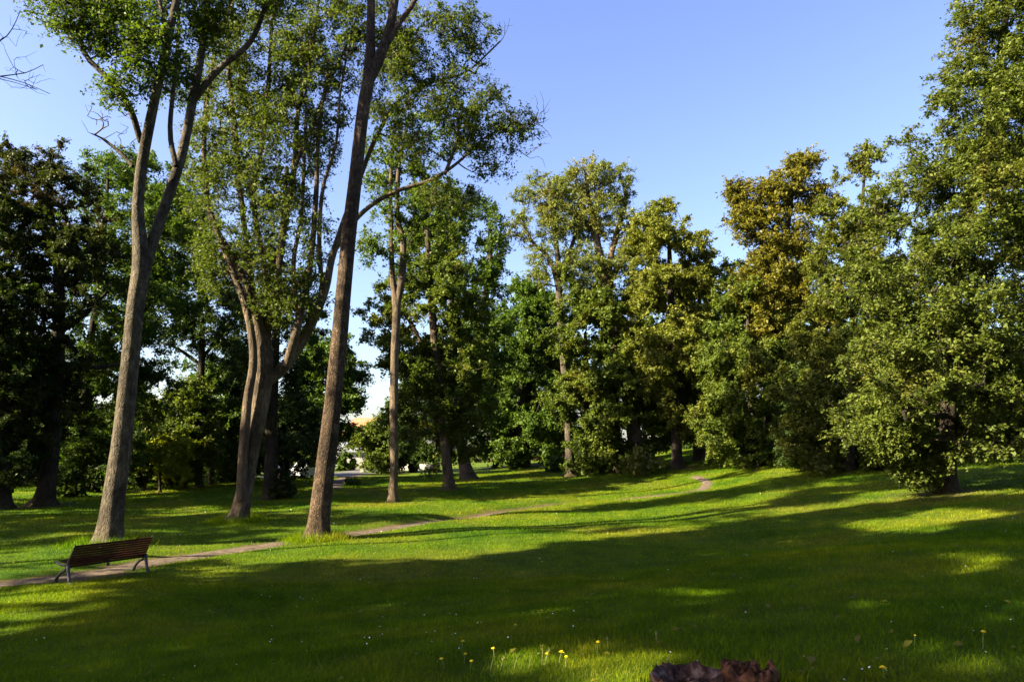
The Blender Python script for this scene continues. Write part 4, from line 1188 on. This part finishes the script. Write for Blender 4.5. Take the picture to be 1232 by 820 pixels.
tuft(957, 826, 70, .15, 'shorter uncut grass tuft further right of the stump', .12)
tuft(778, 822, 40, .12, 'uncut grass tuft at the left foot of the stump')
# rough grass and weeds round the tree feet: lower left uncut by the mower
for (tx, ty, tr), lab in ((SKY_LAWN[0], 'rough grass ring round the foot of the forked tree'), (SKY_LAWN[1], 'rough yellowish grass ring round the foot of the leaning tree'), (SKY_LAWN[2], 'rough grass ring round the foot of the multi-stemmed tree')):
    rg = np.random.default_rng(int(abs(tx * 10))); n = 2600
    a = rg.uniform(0, 2 * np.pi, n); q = tr * (1.25 + np.abs(rg.normal(size=n)) * .7)
    x = tx + np.cos(a) * q; y = ty + np.sin(a) * q; z = h(x, y)
    H = rg.uniform(.15, .42, n) * np.exp(-(q / tr - 1.25) * .5); W = .009; th = rg.uniform(0, 6.3, n); le = rg.normal(size=(n, 2)) * .35
    B = np.stack([x, y, z - .01], 1); V = np.empty((n, 3, 3)); S = np.stack([np.cos(th) * W, np.sin(th) * W, 0 * th], 1)
    V[:, 0] = B + S; V[:, 1] = B - S; V[:, 2] = B + np.stack([le[:, 0] * H, le[:, 1] * H, H], 1)
    o = mesh_np('rough_grass', V.reshape(-1, 3), np.arange(3 * n).reshape(-1, 3), m_grass, None, (tx, ty, hz(tx, ty)), face_attr=rg.uniform(.5, .99, n))
    tag(o, lab, 'grass', kind='stuff')
# daisies / clover flecks over the lawn
rg = np.random.default_rng(77)
n = 1300
d = rg.uniform(4.5 ** .6, 40 ** .6, n) ** (1 / .6); x = d * rg.uniform(-.85, .85, n)
cm = np.sin(x * .8 + 2) * np.cos(d * .6 + 1) + rg.normal(size=n) * .5
k_ = (cm > .35) & (pdist(x, d, PATH) > .9); x = x[k_]; d = d[k_]; n = len(x)
z = h(x, d) + .045 + rg.uniform(0, .02, n)
V = []; 
s = .006 * (1 + d / 20)
a6 = np.arange(6) * np.pi / 3
ti = rg.normal(size=(n, 2)) * .3
V = np.stack([x[:, None] + np.cos(a6) * s[:, None], d[:, None] + np.sin(a6) * s[:, None], z[:, None] + (np.cos(a6) * ti[:, :1] + np.sin(a6) * ti[:, 1:]) * s[:, None] + np.array([.002, -.002] * 3)], -1)
tag(mesh_np('daisies', V.reshape(-1, 3), np.arange(n * 6).reshape(n, 6), m_daisy), 'tiny white daisies scattered over the lawn', 'daisies', kind='stuff')
# fallen leaves in the near grass
n = 500
d = rg.uniform(3.6, 26, n); x = d * rg.uniform(-.85, .85, n); z = h(x, d) + .05
V, Fc, t = leaves_np(np.stack([x, d, z], 1), n * 7, .25, .06, rg, up=2.0)
gz = h(V[:, 0], V[:, 1]); c4 = np.repeat((V[:, 2].reshape(-1, 4).mean(1) - h(V[0::4, 0], V[0::4, 1])), 4); V[:, 2] = V[:, 2] - c4 + .045
keep = rg.uniform(0, 1, len(Fc)) < .14
tag(mesh_np('fallen_leaves', V[Fc[keep].ravel()], np.arange(keep.sum() * 4).reshape(-1, 4), LM['gold'], face_attr=t[keep]), 'a few fallen yellow-brown leaves lying in the grass', 'leaves', kind='stuff')

# ------------------------------------------------------------------ street, houses, cars beyond the park
def flatz(x, y): return hz(x, y)
# white van
def car(name, label, cat, px, py, Y, L, W, H, mat, rz, van=True):
    p = at(px, py, Y); z = hz(p[0], Y)
    root = empty(name, (p[0], Y, z), rz); tag(root, label, cat)
    if van: side = [(-L/2, .35), (-L/2, .8), (-L/2+.06, H*.62), (-L/2+.28, H-.06), (-L/2+.5, H), (L*.18, H), (L*.33, H*.64), (L/2-.1, H*.52), (L/2, .5), (L/2, .32)]
    else: side = [(-L/2, .35), (-L/2, .8), (-L/2+.5, H*.62), (-L/2+.95, H), (L*.08, H), (L*.25, H*.64), (L/2-.15, H*.52), (L/2, .5), (L/2, .32)]
    b = MB(); b.prism(side, 'y', -W/2, W/2)
    bmesh.ops.bevel(b.bm, geom=[e for e in b.bm.edges], offset=.05, segments=2, affect='EDGES')
    b.build('body', mat, root, smooth=False)
    MB().box((-L/2 - .0, 0, H * .76), (.05, W * .7, H * .2), Vector((0,0,0)) and None, .01).build('rear_window', m_glassd, root)
    q = L*.185; MB().prism([(L*.19, H - .03), (L*.325, H*.66), (L*.335, H*.66), (L*.20, H - .03)], 'y', -W*.4, W*.4).build('windscreen', m_glassd, root)
    for s in (-1, 1):
        MB().prism([(-L/2+.5, H*.62), (-L/2+.55, H-.14), (L*.15, H-.14), (L*.26, H*.64)], 'y', s*(W/2 - .01), s*(W/2 + .012)).build('side_window', m_glassd, root)
        MB().box((-L/2 - .01, s * W * .43, H * .5), (.05, .12, .3), None, .01).build('tail_lamp', m_redl, root)
        for xx in (-L/2 + .8, L/2 - .85):
            w = MB().cyl((xx, s * (W/2 - .1), .32), .32, .22, 'y').build('wheel', m_tyre, root)
            MB().cyl((xx, s * (W/2 + .015), .32), .2, .02, 'y').build('rim', m_rim, w)
    MB().box((-L/2 - .02, 0, .45), (.1, W * .96, .22), None, .03).build('bumper', mat, root)
car('parked_van', 'small white van parked on the street behind the leaning trunk', 'van', 371, 571, 72, 4.2, 1.75, 1.75, m_carw, R(-115))
car('parked_car', 'dark car parked left of the white van, mostly hidden by trees', 'car', 346, 572, 76, 4.2, 1.75, 1.45, m_card, R(60), False)

def building(name, label, cat, x, y, w, dp, eave, ridge, rz, wall, roofm, wins, chim=None):
    z = hz(x, y) - .3
    root = empty(name, (x, y, z), rz); tag(root, label, cat)
    b = MB(); b.prism([(-w/2, 0), (-w/2, eave), (0, ridge), (w/2, eave), (w/2, 0)], 'y', -dp/2, dp/2); b.build('wall', wall, root)
    rf = MB(); o = .4; sl = (ridge - eave) / (w / 2)
    rf.prism([(-w/2 - o, eave - o*sl + .05), (0, ridge + .05), (w/2 + o, eave - o*sl + .05), (w/2 + o, eave - o*sl + .25), (0, ridge + .27), (-w/2 - o, eave - o*sl + .25)], 'y', -dp/2 - .3, dp/2 + .3)
    rf = rf.build('roof', roofm, root)
    if chim: MB().box((chim, 0, ridge + .3), (.7, .7, 1.6)).build('chimney', m_brick, rf)
    for (wx, wz, ww, wh, face) in wins:
        if face == 'f':
            fr = MB().box((wx, -dp/2 - .02, wz), (ww + .2, .08, wh + .2)).build('window', m_white, root)
            MB().box((wx, -dp/2 - .05, wz), (ww, .06, wh)).build('pane', m_glassd, fr)
        else:
            s = -1 if face == 'l' else 1
            fr = MB().box((s*(w/2 + .02), wx, wz), (.08, ww + .2, wh + .2)).build('window', m_white, root)
            MB().box((s*(w/2 + .05), wx, wz), (.06, ww, wh)).build('pane', m_glassd, fr)
    return root
p = at(452, 545, 125)
building('cream_house', 'cream house with an orange tiled roof seen down the street through the trees', 'house', p[0], 125, 8.5, 9, 5.3, 8.6, R(70), m_cream, m_tile,
         [(-2.5, 4.2, 1, 1.3, 'l'), (0, 4.2, 1, 1.3, 'l'), (2.5, 4.2, 1, 1.3, 'l'), (-2.5, 1.6, 1, 1.3, 'l'), (2.5, 1.6, 1, 1.3, 'l'), (-2, 4.2, 1, 1.3, 'f'), (2, 4.2, 1, 1.3, 'f'), (-2, 1.6, 1, 1.3, 'f'), (2, 1.6, 1, 1.3, 'f'), (0, 6.4, 1, 1.1, 'f')], 1.5)
p = at(424, 548, 108)
building('low_house', 'low white building with a dark grey roof left of the cream house', 'house', p[0], 108, 6, 5, 2.9, 4.4, R(95), m_white, m_greyroof, [(-1.2, 1.7, 1, 1, 'f'), (1.2, 1.7, 1, 1, 'f'), (0, 1.7, 1.2, 1, 'r')])
p = at(655, 541, 104)
building('brick_house', 'red brick house glimpsed beyond the crest right of the skirted tree', 'house', p[0], 118, 9, 8, 3.2, 5.5, R(10), m_brick, m_tile, [(-2, 1.8, 1.1, 1.2, 'f'), (2, 1.8, 1.1, 1.2, 'f')])
p = at(885, 535, 96)
building('garden_house', 'red-walled house barely visible behind the wood edge below the gold-topped tree', 'house', p[0], 108, 9, 8, 3.2, 6, R(-15), m_brick, m_tile, [(-2, 1.8, 1.1, 1.2, 'f'), (2, 1.8, 1.1, 1.2, 'f')])
p = at(30, 560, 75)
building('white_house', 'pale house glimpsed through leaves left of the forked tree', 'house', at(100, 560, 92)[0], 92, 9, 8, 5.5, 9, R(20), m_white, m_tile, [(-2, 4, 1.1, 1.4, 'f'), (2, 4, 1.1, 1.4, 'f')])
p = at(885, 535, 96)
building('pale_house', 'pale house glimpsed between dark trunks at the wood edge', 'house', at(822, 540, 112)[0], 112, 9, 8, 4.5, 7, R(8), m_white, m_greyroof, [(-2, 3, 1.1, 1.4, 'f'), (2, 3, 1.1, 1.4, 'f')])

def wall(name, label, a, b, hh, th, mat):
    a = np.array(a); b = np.array(b); L = np.linalg.norm(b - a); rz = math.atan2(*(b - a)[::-1]); c = (a + b) / 2
    n = int(L / 1.5) + 1; V = []
    for i in range(n + 1):
        q = a + (b - a) * i / n; z = hz(q[0], q[1])
        nn = np.array([-(b - a)[1], (b - a)[0]]) / L * th / 2
        for s in (-1, 1):
            for zz in (-.3, hh): V.append((q[0] + nn[0] * s, q[1] + nn[1] * s, z + zz))
    Fc = []
    for i in range(n):
        k = i * 4
        Fc += [(k, k + 4, k + 5, k + 1), (k + 2, k + 3, k + 7, k + 6), (k + 1, k + 5, k + 7, k + 3)]
    Fc += [(0, 1, 3, 2), (n * 4, n * 4 + 2, n * 4 + 3, n * 4 + 1)]
    tag(mesh_np(name, V, Fc, mat, None, (c[0], c[1], hz(c[0], c[1]))), label, 'wall')
wall('brick_wall', 'low red brick garden wall behind the far left trees', at(-40, 585, 58)[:2], at(100, 575, 62)[:2], 1.0, .3, m_brick)
wall('brick_wall', 'low red brick wall in shade beyond the small whitish-footed tree', at(195, 575, 60)[:2], at(245, 572, 66)[:2], .9, .3, m_brick)
wall('brick_wall', 'low red brick wall running up to the white van', at(325, 570, 72)[:2], at(366, 568, 72)[:2], .9, .3, m_brick)
wall('garden_wall', 'pale low wall along the street right of the gate pillar', at(470, 560, 98)[:2], at(520, 556, 98)[:2], .9, .25, m_white)
for px, lab in ((462, 'white gate pillar at the end of the far path'), (436, 'white gate pillar in front of the dark hedge bush')):
    p = at(px, 560, 90); z = hz(p[0], 90)
    root = empty('gate_pillar', (p[0], 90, z)); tag(root, lab, 'pillar', 'white gate pillars')
    MB().box((0, 0, .6), (.5, .5, 1.4), None, .02).build('shaft', m_post, root)
    MB().box((0, 0, 1.36), (.62, .62, .12), None, .02).build('cap', m_post, root)
# railings by the street
p0 = at(468, 560, 89); p1 = at(500, 558, 89)
root = empty('street_railing', (p0[0], 89, hz(p0[0], 89))); tag(root, 'thin grey street railing between the gate pillar and the small street trees', 'railing')
Lr = p1[0] - p0[0]
for k in range(5): MB().tube([(Lr * k / 4, 0, -.1), (Lr * k / 4, 0, 1.0)], .03, 6).build('post', m_iron, root)
MB().tube([(0, 0, 1.0), (Lr, 0, 1.0)], .03, 6).build('rail', m_iron, root); MB().tube([(0, 0, .5), (Lr, 0, .5)], .025, 6).build('rail', m_iron, root)
# park litter post on the crest
p = at(587, 551, 76)
root = empty('wooden_post', (p[0], 76, hz(p[0], 76))); tag(root, 'short pale wooden post on the crest of the lawn behind the leaning pair', 'post')
MB().box((0, 0, .4), (.16, .16, .9), None, .02).build('post', m_post, root); MB().prism([(-.09, .85), (.09, .85), (0, .95)], 'y', -.09, .09).build('cap', m_post, root)
# street surface
RP = catmull([at(-300, 575, 80)[:2], at(120, 572, 78)[:2], at(360, 570, 76)[:2], at(440, 565, 96)[:2], at(470, 560, 150)[:2]], 1.5)
strip('street', RP, 5.5, m_road, .05, .0)
